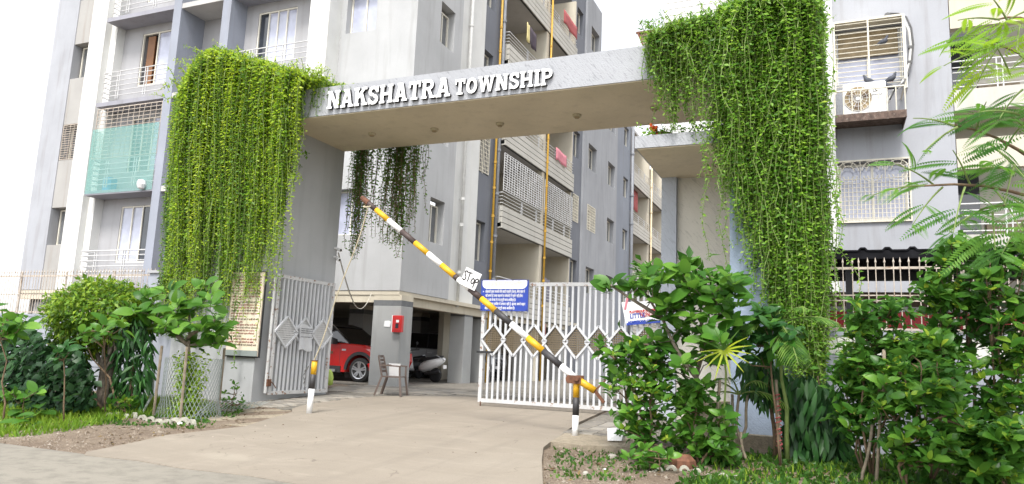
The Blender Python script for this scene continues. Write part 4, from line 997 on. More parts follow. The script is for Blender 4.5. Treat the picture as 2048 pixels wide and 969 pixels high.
# ================================================================== blue notice board
t = thing('notice_board', 'blue notice board with white Hindi lines on the wide gate leaf', 'sign', (-6.9, 15.9, 2.66))
x0, x1, z0, z1, y = -7.66, -6.44, 2.62, 3.36, 15.9
MB().box(x0, x1, y, y+.03, z0, z1).build('panel', M['sign_blue'], t)
n = 14; pts = [(x0+.03, z1-.015)]+[(x0+.03+.14*(1-math.cos(a)), z1-.1-.12*math.sin(a)) for a in np.linspace(0, math.pi/2, 7)]+[(x1-.03-.14*(1-math.cos(a)), z1-.1-.12*math.sin(a)) for a in np.linspace(math.pi/2, 0, 7)]+[(x1-.03, z1-.015)]
MB().prism(pts, 'y', y-.001, y-.005).build('title_panel', M['white_card'], t)
put_text('नक्षत्र टाउनशिप', .16, (x0+.16, y-.008, z1-.165), 'sign_pale', t, x1-x0-.32)
lines = ['☞ सोसायटी द्वारा मालकी विना बाहरी पार्किंग (रोकना), बीना वाहन ने', 'नहीं लगाये हो उनका वाहनाचे या सोसायटी में प्रवेश नहीं होगा।', 'रात 11:00 के बाद गेट पर एन्ट्री करना अनिवार्य है।', '☞ बाहरी वाहन परिसर में लगाना नहीं है, कृपया अपने वाहन', 'बाहर पार्क करे तथा एन्ट्री करना अनिवार्य है।']
wd = [1.0, .95, .78, 1.02, .76]
for k, l in enumerate(lines):
    l = l.replace('☞ ', '')
    put_text(l, .085, (x0+.12, y-.004, z1-.31-.098*k), 'white_card', t, (x1-x0-.2)*wd[k], bold=.0015)
for k in (0, 3):
    put_text('>', .06, (x0+.05, y-.004, z1-.305-.098*k), 'white_card', t, bold=.002)
for x in (x0+.03, x0+.4, x1-.4, x1-.03):
    for z in (z0+.025, z1-.012): MB().lathe([(.012, y-.012), (.014, y)], x, z, 8, 'y').build('rivet', M['dark_metal'], t)
# ================================================================== school banner
t = thing('banner', 'torn white playschool banner tied on the gate behind the large leaves', 'banner', (-3.6, 15.88, 2.0))
a = [at_y(1243,605,15.88), at_y(1318,602,15.88), at_y(1322,640,15.88), at_y(1252,650,15.88)]
MB().add([tuple(p) for p in a]+[(p.x, p.y+.015, p.z) for p in a], [(0,1,2,3),(7,6,5,4),(0,4,5,1),(1,5,6,2),(2,6,7,3),(3,7,4,0)]).build('sheet', M['white_card'], t)
tilt = Matrix.Rotation(math.radians(-6), 4, 'Y')
for txt, px, py, s, w, mt in (('LITTLE', 1260,637.5,.14,.33,'sign_blue'), ('WONDERS', 1279,635,.14,.42,'fire_red'), ('PLAYGROUP NURSERY', 1259,627,.07,.62,'fire_red'), ('ADMISSIONS OPEN', 1256,647,.06,.6,'sign_blue')):
    p = at_y(px, py, 15.872); put_text(txt, s, p, mt, t, w, extra=tilt, bold=.004)
q = MB(); p = at_y(1253,649,15.874); q.beam(p, p+Vector((.8,0,.08)), .05, .004, (0,1,0)); q.build('footer_strip', M['sign_blue'], t)
q = MB(); p = at_y(1250,620,15.874); q.beam(p, p+Vector((.06,0,.3)), .05, .003, (0,1,0)); q.build('picture_strip', M['cloth_pink'], t)
# ================================================================== tall rules board on the left wall
t = thing('rules_board', 'tall weathered cream board of red text hanging under the left vine', 'sign', (-13, 13.4, 1.2))
x0, x1, z0, z1 = at_y(450,712,13.42).x, at_y(514,712,13.42).x, at_y(480,712,13.42).z, at_y(495,545,13.42).z
def cream_board():
    m, nt, b, out = new_mat('weathered_cream_print'); v = coords(nt); n = noise(nt, v, 3, 5); n2 = noise(nt, v, 9, 4)
    c = ramp(nt, n, [(.35,(.72,.66,.50)),(.55,(.72,.60,.50)),(.7,(.66,.64,.58))])
    c = mixc(nt, ramp(nt, n2, [(.62,(0,0,0)),(.7,(.6,.6,.6))]), c, (.60,.42,.12)); nt.links.new(c, b.inputs['Base Color']); b.inputs['Roughness'].default_value = .5
    return m
M['cream_board'] = cream_board()
MB().box(x0, x1, 13.42, 13.45, z0, z1).build('panel', M['cream_board'], t)
MB().box(x0-.02, x1+.02, 13.45, 13.495, z0-.03, z1+.02).build('backing_frame', M['dark_metal'], t)
MB().box(x0, x1, 13.412, 13.419, z0, z0+.13).build('footer_print', M['net'], t)
src = 'सोसायटी के सभी सदस्य कृपया नियमो का पालन करे वाहन पार्किंग के लिए जगह रखे कचरा न फेके पानी की बचत करे गेट बंद रखे रात को शोर न करे'.split()
nl = 25
for k in range(nl):
    z = z1-.1-(z1-z0-.3)*k/nl
    random.shuffle(src); w = (x1-x0-.12)*random.choice([1,1,1,.95,.9,.45])
    put_text(' '.join(src[:8 if w > .4*(x1-x0) else 4]), .05, (x0+.06, 13.414, z-.03), 'print_red' if k % 3 else 'brown_wall', t, w)

# ================================================================== boom barrier
Bb = thing('boom_barrier', 'striped boom barrier pole raised on its rusty post', 'barrier', (-4.06, 12.42, .24))
pb = at_g(1148, 877); bx, by, bz = -4.06, 12.42, H(0, 12.42)
rp = .056
q = MB(); q.tube([(bx, by, bz-.03), (bx, by, bz+.36)], rp, 14); q.build('post', M['white_paint2'], Bb, True)
q = MB(); q.tube([(bx, by, bz+.36), (bx, by, bz+.66)], rp+.001, 14); q.build('post_black_band', M['black_paint'], Bb, True)
q = MB(); q.tube([(bx, by, bz+.66), (bx, by, bz+1.02)], rp+.0005, 14); q.build('post_yellow_band', M['yellow'], Bb, True)
piv = at_y(1151, 757, 12.40); tip = at_y(731, 402, 12.40)
q = MB(); q.tube([(piv.x-.09, 12.33, piv.z-.02), (piv.x-.09, 12.52, piv.z-.02)], .07, 10); q.tube([(piv.x+.05, 12.3, piv.z), (piv.x+.05, 12.55, piv.z)], .045, 10)
q.box(piv.x-.13, piv.x+.12, 12.335, 12.355, piv.z-.09, piv.z+.05); q.box(piv.x-.13, piv.x+.12, 12.485, 12.505, piv.z-.09, piv.z+.05); q.build('pivot_bracket', M['rust'], Bb)
d = (tip-piv); L = d.length; d.normalize()
def P(t): return piv+d*(L*t)
# stripes measured along the pole in the photograph (0 at pivot, 1 at tip)
def frac(px, py): return (at_y(px, py, 12.40)-piv).dot(d)/L
marks = [(frac(1125,735.5),'white'),(frac(1070,690),'black'),(frac(1057,680),'white')]
seq = [('white', (1150,756), (1122,733)), ('black', (1122,733), (1088,702)), ('yellow', (1088,702), (1058,672)), ('white', (1058,672), (1026,643)), ('black', (1026,643), (994,618)), ('yellow', (994,618), (965,594)), ('black', (965,594), (943,574)), ('white', (943,574), (922,551)),
       ('black', (922,551), (915,545)), ('yellow', (915,545), (887,525)), ('white', (887,525), (861,501)), ('yellow', (861,501), (835,479)), ('black', (835,479), (806,459)), ('white', (806,459), (778,440)), ('yellow', (778,440), (753,419)), ('black', (753,419), (731,402))]
seq[0:3] = [('white', (1150,756), (1122,733)), ('black', (1122,733), (1090,697)), ('yellow', (1090,697), (1058,672))]
last = 0.0
tone = {'white': 'white_paint2', 'yellow': 'yellow', 'black': 'black_paint'}
for k, (c, a, b) in enumerate(seq):
    fb = frac(*b) if k < len(seq)-1 else 1.0
    mt = 'brown_black' if (c == 'black' and k > 4) else tone[c]
    q = MB(); q.tube([P(last), P(fb)], .061-.006*k/15, 12); q.build('pole_stripe', M[mt], Bb, True); last = fb
ce = at_y(1190, 782, 12.40)
q = MB(); q.tube([P(0), ce], .061, 12); q.build('tail_stripe', M['yellow'], Bb, True)
q = MB(); q.beam(ce, at_y(1208, 806, 12.40), .05, .05); q.beam(ce, at_y(1212,760,12.45), .03, .03); q.build('counterweight_arm', M['rust'], Bb)
q = MB(); q.tube([tip-d*.1, tip+d*.12], [.064,.05], 10); q.build('tip_cap', M['rust'], Bb)
# STOP card
t = thing('stop_card', 'square white card with STOP hand written, fixed on the boom', 'sign', P(.52))
c = at_y(941, 559, 12.32); 
q = MB(); hw = .175; ang = math.radians(-24)
rot = Matrix.Translation(c) @ Matrix.Rotation(ang*-1, 4, 'Y')
q.box(-hw, hw, -.008, .008, -hw*.92, hw*1.0); o = q.build('card', M['white_card'], t); o.matrix_basis = rot
def stroke(pts):
    q = MB()
    for a, b in zip(pts, pts[1:]): q.beam((a[0], -.012, a[1]), (b[0], -.012, b[1]), .022, .004, (0,1,0))
    return q
glyph = {'S': [(.07,.16),(.035,.19),(.0,.16),(.02,.11),(.06,.08),(.065,.03),(.03,0),(-.01,.03)], 'T': None, 'o': [(.0,.06),(.03,.11),(.07,.09),(.075,.04),(.04,0),(.005,.02),(.0,.06)], 'P': [(.0,-.06),(.01,.1),(.05,.13),(.085,.1),(.07,.06),(.01,.05)]}
lm = []
rot2 = rot @ Matrix.Rotation(math.radians(-4), 4, 'Y')
for ch, x, z in (('S', -.155, .0), ('T', -.065, .0), ('o', .03, -.01), ('P', .105, -.01)):
    if ch == 'T':
        q = stroke([(x-.03,z+.17),(x+.07,z+.18)]); q2 = stroke([(x+.02,z+.17),(x+.025,z)]); q.add(q2.v, q2.f)
    else: q = stroke([(x+u*.85, z+w) for u, w in glyph[ch]])
    o = q.build('handwriting', M['ink'], t); o.matrix_basis = rot2 @ Matrix.Translation((0, 0, -.06))
# rope from tip to rest post
t = thing('rope', 'pale rope hanging from the raised boom tip down to the rest post', 'rope', at_y(650,770,12.4))
a = at_y(737, 412, 12.4); b = Vector((-9.74, 12.44, 1.28)); pts = []
for s in np.linspace(0, 1, 14):
    p = a.lerp(b, s); p.z -= .12*math.sin(math.pi*s); p.x += .03*math.sin(9*s); pts.append(p)
MB().tube(pts, .013, 5).build('strand', M['rope'], t)
MB().tube([a+Vector((.1*math.cos(u), .1*math.sin(u)-.0, .05*math.sin(u))) for u in np.linspace(0, 6.28, 10)], .016, 5).build('knot', M['rope'], t)
# rest post on the left
t = thing('barrier_rest_post', 'short yellow, black and white post standing by the left pier', 'post', (-9.76, 12.48, .25))
bx, by, bz = -9.76, 12.48, .25; 
for z0, z1, m_, nm in ((-.03, .5, 'white_paint2', 'white_band'), (.5, .79, 'black_paint', 'black_band'), (.79, 1.06, 'yellow', 'yellow_band')):
    q = MB(); tl = .035; q.tube([(bx+tl*z0, by, bz+z0), (bx+tl*z1, by, bz+z1)], .060 if nm != 'black_band' else .0605, 14); q.build(nm, M[m_], t, True)
q = MB(); q.tube([(bx+.037, by, bz+1.06), (bx+.037, by, bz+1.075)], .07, 14); q.build('cap_plate', M['rust'], t)
q = MB(); q.tube([(bx-.06,by-.05,bz+.95),(bx-.13,by-.08,bz+.85),(bx-.09,by-.09,bz+.72),(bx-.15,by-.05,bz+.6),(bx-.08,by-.08,bz+.52)], .012, 5); q.tube([(bx-.08,by-.06,bz+.9),(bx-.16,by-.09,bz+.75),(bx-.1,by-.07,bz+.62)], .01, 5); q.build('wire_tangle', M['cable_dark'], t)

# ================================================================== things on the column and pier
t = thing('fire_box', 'red fire alarm box on the big parking column', 'fire box', (-12.4, 20, 2.4))
x0, x1, z0, z1 = -12.63, -12.28, 2.18, 2.70
MB().cbox(x0, x1, 19.88, 20.02, z0, z1, .015).build('cabinet', M['fire_red'], t)
MB().box(x0+.09, x1-.03, 19.868, 19.879, z0+.05, z1-.05).build('door', M['fire_red'], t)
MB().box(x0-.03, x0-.001, 19.9, 20.01, z0-.01, z1+.01).build('side_plate', M['white_card'], t)
MB().box(x0+.16, x1-.09, 19.860, 19.867, z0+.3, z0+.38).build('label_plate', M['white_card'], t)
MB().box(x0+.14, x1-.1, 19.860, 19.867, z0+.12, z0+.27).build('glass_plate', M['glass'], t)
t = thing('paper_notice', 'torn white paper stuck on the big parking column', 'notice', (-12.9, 20, 2.4))
p = at_y(775, 648, 20.02)
MB().prism([(p.x-.13,p.z-.09),(p.x+.1,p.z-.1),(p.x+.13,p.z+.07),(p.x+.04,p.z+.1),(p.x-.11,p.z+.09)], 'y', 20.026, 20.012).build('sheet', M['white_card'], t)
t = thing('security_camera', 'pair of white bullet security cameras on the left pier', 'camera', at_x(672,510,-12.2))
for (px, py, tilt_) in ((670,497,.05), (668,514,-.1)):
    p = at_x(px, py, -12.22); d_ = Vector((.8, -.5, -.25+tilt_)).normalized()
    MB().tube([p, p+Vector((.1,0,-.02))], .03, 8).build('bracket', M['ac_white'], t)
    a = p+Vector((.1,0,-.03)); q = MB(); q.tube([a-d_*.05, a+d_*.02, a+d_*.2, a+d_*.21], [.03,.045,.05,.035], 10); o = q.build('camera_body', M['ac_white'], t, True)
    MB().tube([a+d_*.205, a+d_*.222], .03, 10).build('lens', M['ink'], o)
t = thing('cable', 'slack pale cable drooping from the security cameras to the parking column', 'cable', at_x(676,505,-12.2))
a = at_x(676, 506, -12.1); b = at_y(743, 587, 19.9); pts = []
for s in np.linspace(0, 1, 18):
    p = a.lerp(b, s); p.z -= .95*math.sin(math.pi*s)**.9*(.6+.6*s); pts.append(p)
MB().tube(pts, .013, 5).build('sheath', M['cable_white'], t)
MB().tube([p+Vector((.01,.01,.012)) for p in pts[:9]], .007, 5).build('core_wire', M['cable_dark'], t)

# ================================================================== plastic armchair
def chair(loc, rz, label):
    t = thing('plastic_chair', label, 'chair', loc)
    mt = M['chair_brown']; sw, sd, sh = .27, .25, .5
    bm_ = []
    def part(nm, m): bm_.append(m.build(nm, mt, t))
    m = MB(); m.prism([(-sw,-sd),(sw,-sd),(sw+.01,-sd+.06),(sw-.02,sd),(-sw+.02,sd),(-sw-.01,-sd+.06)], 'z', sh-.03, sh); part('seat', m)
    for sx in (-1, 1):
        m = MB(); m.beam((sx*.27,-.25,sh), (sx*.31,-.32,0), .06, .05); part('leg', m)
        m = MB(); m.beam((sx*.24,.24,sh), (sx*.29,.40,0), .06, .05); part('leg', m)
        m = MB(); m.beam((sx*.27,-.25,sh), (sx*.29,-.24,sh+.25), .05, .04); m.beam((sx*.29,-.27,sh+.26), (sx*.27,.27,sh+.28), .06, .035); part('armrest', m)
        m = MB(); m.beam((sx*.235,.24,sh-.02), (sx*.21,.37,sh+.5), .045, .035); part('back_post', m)
    for k in range(5):
        z = sh+.12+.095*k; y = .255+.115*(z-sh)/.5
        m = MB(); m.prism([(-.215, y), (-.1, y+.035), (.1, y+.035), (.215, y), (.215, y+.02), (.1, y+.055), (-.1, y+.055), (-.215, y+.02)], 'z', z-.035, z+.035); part('back_slat', m)
    Rz = Matrix.Translation(Vector(loc)) @ Matrix.Rotation(rz, 4, 'Z')
    for o in bm_: o.matrix_basis = Rz
    return t, Rz
cp = Vector((-10.55, 16.85, H(0, 16.85)+.012))
ch, Rz = chair(cp, math.radians(105), 'brown plastic armchair holding a white sheet in front of the parking column')
t = thing('paper_notice', 'white sheet of paper leaning on the brown plastic chair', 'notice', cp+Vector((0,0,.5)))
o = MB().box(-.17, .17, -.006, .006, 0, .36).build('sheet', M['white_card'], t); o.matrix_basis = Rz @ Matrix.Translation((.3, .05, .47)) @ Matrix.Rotation(math.radians(80), 4, 'Z') @ Matrix.Rotation(math.radians(-12), 4, 'X')

# ================================================================== red SUV
def loft(m, rings):
    n = len(rings[0]); v = [p for r in rings for p in r]; f = []
    for i in range(len(rings)-1):
        for k in range(n):
            j = (k+1) % n; f.append((i*n+k, i*n+j, (i+1)*n+j, (i+1)*n+k))
    f.append(tuple(range(n-1,-1,-1))); f.append(tuple(range((len(rings)-1)*n, len(rings)*n))); m.add(v, f)
def wheel(par, x, y, z, r, w, name='wheel'):
    m = MB(); pr = [(r*.70, -w/2), (r*.93, -w/2), (r, -w*.35), (r, w*.35), (r*.93, w/2), (r*.70, w/2)]
    o = MB().lathe([(a, y+b) for a, b in pr], x, z, 28, 'y').build(name, M['tyre'], par, True)
    q = MB(); q.lathe([(r*.62, y-w*.46), (r*.69, y-w*.50), (r*.69, y-w*.2)], x, z, 28, 'y'); q.build('rim_ring', M['plastic_black'], o)
    q = MB()
    for k in range(5):
        t = 2*math.pi*k/5+.3
        for dt in (-.16, .16):
            a = Vector((x+r*.12*math.cos(t+dt*2), y-w*.50, z+r*.12*math.sin(t+dt*2))); b = Vector((x+r*.66*math.cos(t+dt), y-w*.54, z+r*.66*math.sin(t+dt))); q.beam(a, b, .05, .03, (0,1,0))
    q.lathe([(r*.16, y-w*.56), (r*.16, y-w*.48)], x, z, 14, 'y')
    q.tube([(x+r*.67*math.cos(a), y-w*.52, z+r*.67*math.sin(a)) for a in np.linspace(0, 2*math.pi, 29)], .022, 5); q.build('rim', M['alloy'], o)
    return o
def suv(x_front, yside, z0, s, label, paint):
    """nose towards +X, near side at Y=yside"""
    t = thing('parked_car', label, 'car', (x_front-2.3*s, yside+.9*s, z0), 'cars in the parking floor')
    T = lambda x, y, z: (x_front-x*s, yside+y*s, z0+z*s)
    W = 1.82
    prof = [(0.12,.42),(.02,.62),(.05,.86),(.22,.98),(.6,1.06),(1.25,1.10),(4.35,1.16),(4.5,1.0),(4.55,.62),(4.45,.42)]
    arch = lambda cx: [(cx+.44*math.cos(a), .36+.44*math.sin(a)) for a in np.linspace(math.pi-.15, .15, 13)]
    bottom = [(4.45,.30),(4.08,.30)]
    low = [(4.2,.30)]+[(3.72-.44*math.cos(a)*-1*1, .36+.44*math.sin(a)) for a in np.linspace(.15, math.pi-.15, 13)][0:0]
    outline = [(.12,.34)]+prof[0:]+[(4.45,.30)]+[(3.70+.45*math.cos(a), .34+.45*math.sin(a)) for a in np.linspace(0, math.pi, 13)]+[(3.2,.27),(1.2,.27)]+[(.72+.45*math.cos(a), .34+.45*math.sin(a)) for a in np.linspace(0, math.pi, 13)]
    m = MB(); rings = []
    for y, ins in ((.0,.035),(.05,.0),(W-.05,.0),(W,.035)):
        rings.append([T(x+((ins*9 if x < .3 else ins) if x < 2.2 else -ins), y, z-(ins if z > .9 else 0)) for x, z in outline])
    loft(m, rings); m.build('body', M[paint], t)
    gh = [(1.15,1.08),(1.85,1.60),(2.2,1.68),(3.6,1.70),(4.15,1.62),(4.42,1.14)]
    m = MB(); loft(m, [[T(x, .06+.16*max(0,(z-1.1)/.6), z) for x, z in gh], [T(x, W-.06-.16*max(0,(z-1.1)/.6), z) for x, z in gh]]); m.build('greenhouse', M['car_glass'], t)
    m = MB(); rf = [(1.80,1.58),(2.2,1.685),(3.6,1.71),(4.2,1.63),(4.18,1.59),(3.6,1.66),(2.2,1.64),(1.86,1.55)]
    loft(m, [[T(x, .2, z+.012) for x, z in rf], [T(x, W-.2, z+.012) for x, z in rf]]); m.build('roof', M['plastic_black'], t)
    for a, b in (((1.12,.04,1.09),(1.84,.19,1.60)), ((2.62,.045,1.12),(2.66,.2,1.66)), ((3.6,.045,1.13),(3.72,.2,1.67))):
        MB().beam(T(*a), T(*b), .06*s, .03*s).build('pillar', M['plastic_black'], t)
    MB().tube([T(1.15,.03,1.1), T(1.85,.18,1.62), T(2.3,.19,1.69), T(3.7,.19,1.71)], .02, 5).build('roof_rail', M['alloy'], t)
    MB().beam(T(1.3,.03,1.115), T(4.2,.03,1.15), .02, .03).build('waist_trim', M['plastic_black'], t)
    for cx in (.72, 3.70):
        m = MB(); n = 16
        for k in range(n):
            a, b = math.pi*k/n, math.pi*(k+1)/n
            p = [T(cx+r_*math.cos(q_), -.012, .34+r_*math.sin(q_)) for r_, q_ in ((.44,a),(.44,b),(.53,b),(.53,a))]; m.add(p+[(x, y+.06, z) for x, y, z in p], [(0,1,2,3),(4,7,6,5),(0,4,5,1),(1,5,6,2),(2,6,7,3),(3,7,4,0)])
        m.build('wheel_arch', M['plastic_black'], t)
        wheel(t, *T(cx, .12, .34), .355*s, .24*s); wheel(t, *T(cx, W-.12, .34), .355*s, .24*s)
    m = MB(); m.box(T(3.2,0,0)[0], T(1.36,0,0)[0], yside-.02, yside+.05, z0+.25*s, z0+.44*s); m.build('sill_cladding', M['plastic_black'], t)
    MB().box(T(3.1,0,0)[0], T(1.5,0,0)[0], yside-.09, yside-.02, z0+.27*s, z0+.34*s).build('side_step', M['alloy'], t)
    m = MB()
    for x in (1.42, 2.62, 3.5): m.box(T(x,0,0)[0]-.006, T(x,0,0)[0]+.006, yside-.003, yside+.01, z0+.45*s, z0+1.06*s)
    m.build('door_gap', M['plastic_black'], t)
    for x in (2.35, 3.3): MB().beam(T(x,-.025,.95), T(x+.2,-.025,.96), .03, .03).build('door_handle', M['alloy'], t)
    m = MB(); loft(m, [[T(1.62+a*.1,-.02,1.13+b*.07) for a, b in ((-1,-1),(1,-1),(1,1),(-1,1))], [T(1.66+a*.11,-.2,1.16+b*.09) for a, b in ((-1,-1),(1,-1),(1,1),(-1,1))]]); m.build('wing_mirror', M['plastic_black'], t)
    MB().box(T(1.36,0,0)[0], T(1.22,0,0)[0], yside-.006, yside, z0+.88*s, z0+.93*s).build('badge', M['alloy'], t)
    MB().box(T(.3,0,0)[0], T(.05,0,0)[0], yside+.05, yside+.45*s, z0+.78*s, z0+.92*s).build('headlight', M['glass_curtain_sky'], t)
    return t
suv(-13.84, 21.25, .5, 1.18, 'red SUV with black roof parked behind the big column', 'car_red')
suv(-13.3, 28.6, .5, 1.15, 'silver car parked deep in the shade behind the scooter', 'silver_car')
# ================================================================== scooters
def scooter(x, y, z0, s, rz, label, paint):
    """local: nose -X, tail +X"""
    t = thing('scooter', label, 'scooter', (x, y, z0), 'scooters in the parking floor')
    R_ = Matrix.Translation((x, y, z0)) @ Matrix.Rotation(rz, 4, 'Z') @ Matrix.Scale(s, 4)
    ob = []
    def part(nm, m, mt, sm=False): o = m.build(nm, M[mt], t, sm); o.matrix_basis = R_; return o
    for cx in (-.62, .6):
        q = MB().lathe([(.13,-.05),(.21,-.05),(.23,-.02),(.23,.02),(.21,.05),(.13,.05)], cx, .23, 20, 'y'); part('wheel', q, 'tyre', True)
        q = MB().lathe([(.13,-.045),(.13,.045)], cx, .23, 14, 'y'); part('rim', q, 'alloy')
    sect = lambda x_, zc, w, h: [(x_, w*math.cos(a), zc+h*math.sin(a)) for a in np.linspace(0, 2*math.pi, 13)[:-1]]
    q = MB(); loft(q, [sect(.0,.42,.12,.12), sect(.15,.48,.17,.17), sect(.45,.56,.19,.19), sect(.7,.64,.15,.14), sect(.92,.72,.06,.06)]); part('rear_body', q, paint, True)
    q = MB(); loft(q, [sect(-.05,.66,.1,.05), sect(.1,.70,.15,.06), sect(.45,.74,.16,.06), sect(.75,.80,.12,.05), sect(.85,.82,.05,.03)]); part('seat', q, 'plastic_black', True)
    q = MB(); q.box(-.42, .12, -.16, .16, .28, .34); part('footboard', q, 'plastic_black')
    q = MB(); loft(q, [sect(-.40,.36,.18,.10), [(-.46+.02*math.sin(a)*0, .19*math.cos(a), .62+.22*math.sin(a)) for a in np.linspace(0, 2*math.pi, 13)[:-1]], sect(-.50,.86,.11,.10), sect(-.44,.98,.05,.05)]); part('front_apron', q, paint, True)
    q = MB(); q.tube([(-.46,0,.95),(-.62,0,.25)], .035, 8); part('fork', q, 'plastic_black')
    q = MB(); q.tube([(-.33,-.33,1.02),(-.42,-.18,1.0),(-.44,0,.98),(-.42,.18,1.0),(-.33,.33,1.02)], .022, 6); part('handlebar', q, 'plastic_black')
    q = MB(); q.lathe([(.02,-.62),(.09,-.56),(.1,-.48)], 0, .94, 12, 'x'); part('headlamp', q, 'alloy')
    q = MB(); q.prism([(-.82,.28),(-.78,.44),(-.66,.50),(-.54,.46),(-.56,.42),(-.66,.45),(-.74,.40)], 'y', -.07, .07); part('front_mudguard', q, paint)
    q = MB(); q.tube([(.35,-.2,.26),(.7,-.22,.3),(.9,-.22,.36)], [.04,.05,.045], 8); part('exhaust', q, 'plastic_black')
    q = MB(); q.tube([(.9,0,.7),(.95,-.08,.72),(.7,-.16,.86),(.6,-.14,.84)], .015, 5); part('grab_rail', q, 'alloy')
    for sy in (-1, 1):
        q = MB(); q.tube([(-.4,sy*.25,1.0),(-.42,sy*.3,1.2)], .01, 4); q.lathe([(.05,-.43),(.055,-.40)], sy*.3, 1.22, 10, 'x'); part('mirror', q, 'plastic_black')
    q = MB(); q.box(.93, .95, -.09, .09, .44, .56); part('number_plate', q, 'white_card')
    return t
scooter(-14.3, 24.7, .5, 1.18, math.radians(-6), 'white scooter with black seat parked between the parking columns', 'letter_white')
scooter(-16.0, 26.6, .5, 1.15, math.radians(78), 'black scooter parked nose out behind the white scooter', 'plastic_black')
scooter(-13.5, 27.9, .5, 1.15, math.radians(-40), 'grey scooter half hidden behind the second parking column', 'silver_car')
scooter(-13.6, 30.5, .5, 1.15, math.radians(-70), 'black scooter in the shade seen through the wide gate leaf', 'plastic_black')
t = thing('carrier_bag', 'lime green carrier bag by the red car beside the gate leaf', 'bag', (-12.9, 18.0, .5))
p = at_y(664, 725, 18.0); q = MB(); q.lathe([(.06,.52),(.11,.55),(.12,.75),(.08,.9),(.03,.98)], p.x-.05, 18.0, 10); q.build('bag_body', M['lime_plastic'], t, True)
t = thing('litter_bag', 'white plastic sheet lying by the large shrub near the barrier post', 'litter', at_g(1225, 880))
p = at_y(1226, 870, 12.0); q = MB()
q.add([(p.x-.09,12.0,p.z-.1),(p.x+.13,12.05,p.z-.09),(p.x+.17,12.1,p.z+.13),(p.x-.12,12.08,p.z+.09),(p.x-.06,12.1,p.z-.1),(p.x+.15,12.16,p.z-.09),(p.x+.18,12.2,p.z+.1),(p.x-.08,12.16,p.z+.08)], [(0,1,2,3),(7,6,5,4),(0,4,5,1),(1,5,6,2),(2,6,7,3),(3,7,4,0)]); q.build('sheet', M['white_card'], t)
# ================================================================== foliage tools
LEAF5 = np.array([(0,0,0),(.48,-.24,.06),(.5,0,-.01),(.48,.24,.06),(1,0,-.10)], float); LQ = np.array([(0,1,4,2),(0,2,4,3)])
LEAFN = LEAF5*np.array([1,.62,1])
BLADE = np.array([(0,-.05,0),(0,.05,0),(.55,.04,.05),(.55,-.04,.05),(1,.006,-.03),(1,-.006,-.03)], float); BQ = np.array([(0,3,2,1),(3,5,4,2)])
def unit(a): return a/np.maximum(np.linalg.norm(a, axis=-1, keepdims=True), 1e-9)
def frames(x, n):
    x = unit(x); n = unit(n-x*np.sum(n*x, -1, keepdims=True)); y = np.cross(n, x); return x, y, n
def leaves_mesh(name, pos, x, n, size, shape=LEAF5, quads=LQ, width=None):
    x, y, n = frames(x, n); k = len(shape); N_ = len(pos)
    s = np.asarray(size).reshape(-1, 1, 1); w = s if width is None else np.asarray(width).reshape(-1, 1, 1)
    V = pos[:, None, :]+s*shape[None, :, 0:1]*x[:, None, :]+w*shape[None, :, 1:2]*y[:, None, :]+s*shape[None, :, 2:3]*n[:, None, :]
    F = (quads[None]+(np.arange(N_)*k)[:, None, None]).reshape(-1, 4)
    me = bpy.data.meshes.new(name); me.vertices.add(N_*k); me.vertices.foreach_set('co', V.reshape(-1).astype(np.float32))
    me.loops.add(F.size); me.loops.foreach_set('vertex_index', F.reshape(-1).astype(np.int32))
    me.polygons.add(len(F)); me.polygons.foreach_set('loop_start', np.arange(0, F.size, 4, dtype=np.int32)); me.polygons.foreach_set('loop_total', np.full(len(F), 4, np.int32))
    me.update(calc_edges=True); me.validate(); return me
def resample(p, step):
    p = np.asarray(p, float); d = np.r_[0, np.cumsum(np.linalg.norm(np.diff(p, axis=0), axis=1))]
    n = max(2, int(d[-1]/step)); t = np.linspace(0, d[-1], n); return np.stack([np.interp(t, d, p[:, i]) for i in range(3)], 1)
def strand_leaves(paths, step, size, out, jitter=.35, droop=.15, pairs=2):
    """opposite leaf pairs along hanging strands; out = the way the curtain faces"""
    P_, X_, N_, S_ = [], [], [], []
    out = np.asarray(out, float)
    for pa in paths:
        q = resample(pa, step); tan = unit(np.gradient(q, axis=0)); m = len(q)
        az = rng.uniform(0, math.pi)+np.arange(m)*1.2
        ref = np.cross(tan, np.array([.37, .61, .2])); ref = unit(ref); bi = np.cross(tan, ref)
        side = ref*np.cos(az)[:, None]+bi*np.sin(az)[:, None]
        for sg in ((1, -1) if pairs == 2 else (1,)):
            x = sg*side+tan*rng.uniform(-.2, .5, (m, 1))+out*rng.uniform(0, .5, (m, 1))+rng.normal(0, jitter*.5, (m, 3)); x[:, 2] -= droop
            P_.append(q+rng.normal(0, .012, (m, 3))); X_.append(x); N_.append(out+np.array([0, 0, .8])+rng.normal(0, jitter, (m, 3)))
            tip = np.linspace(1, .62, m); S_.append(size*tip*rng.uniform(.5, 1.3, m))
    return np.concatenate(P_), np.concatenate(X_), np.concatenate(N_), np.concatenate(S_)
def stems_mesh(name, paths, r, mat, par, n=3, every=1):
    m = MB()
    for p in paths[::every]: m.tube([tuple(v) for v in p], r, n, False)
    me = bpy.data.meshes.new(name); me.from_pydata(m.v, [], m.f); return link(name, me, mat, par)
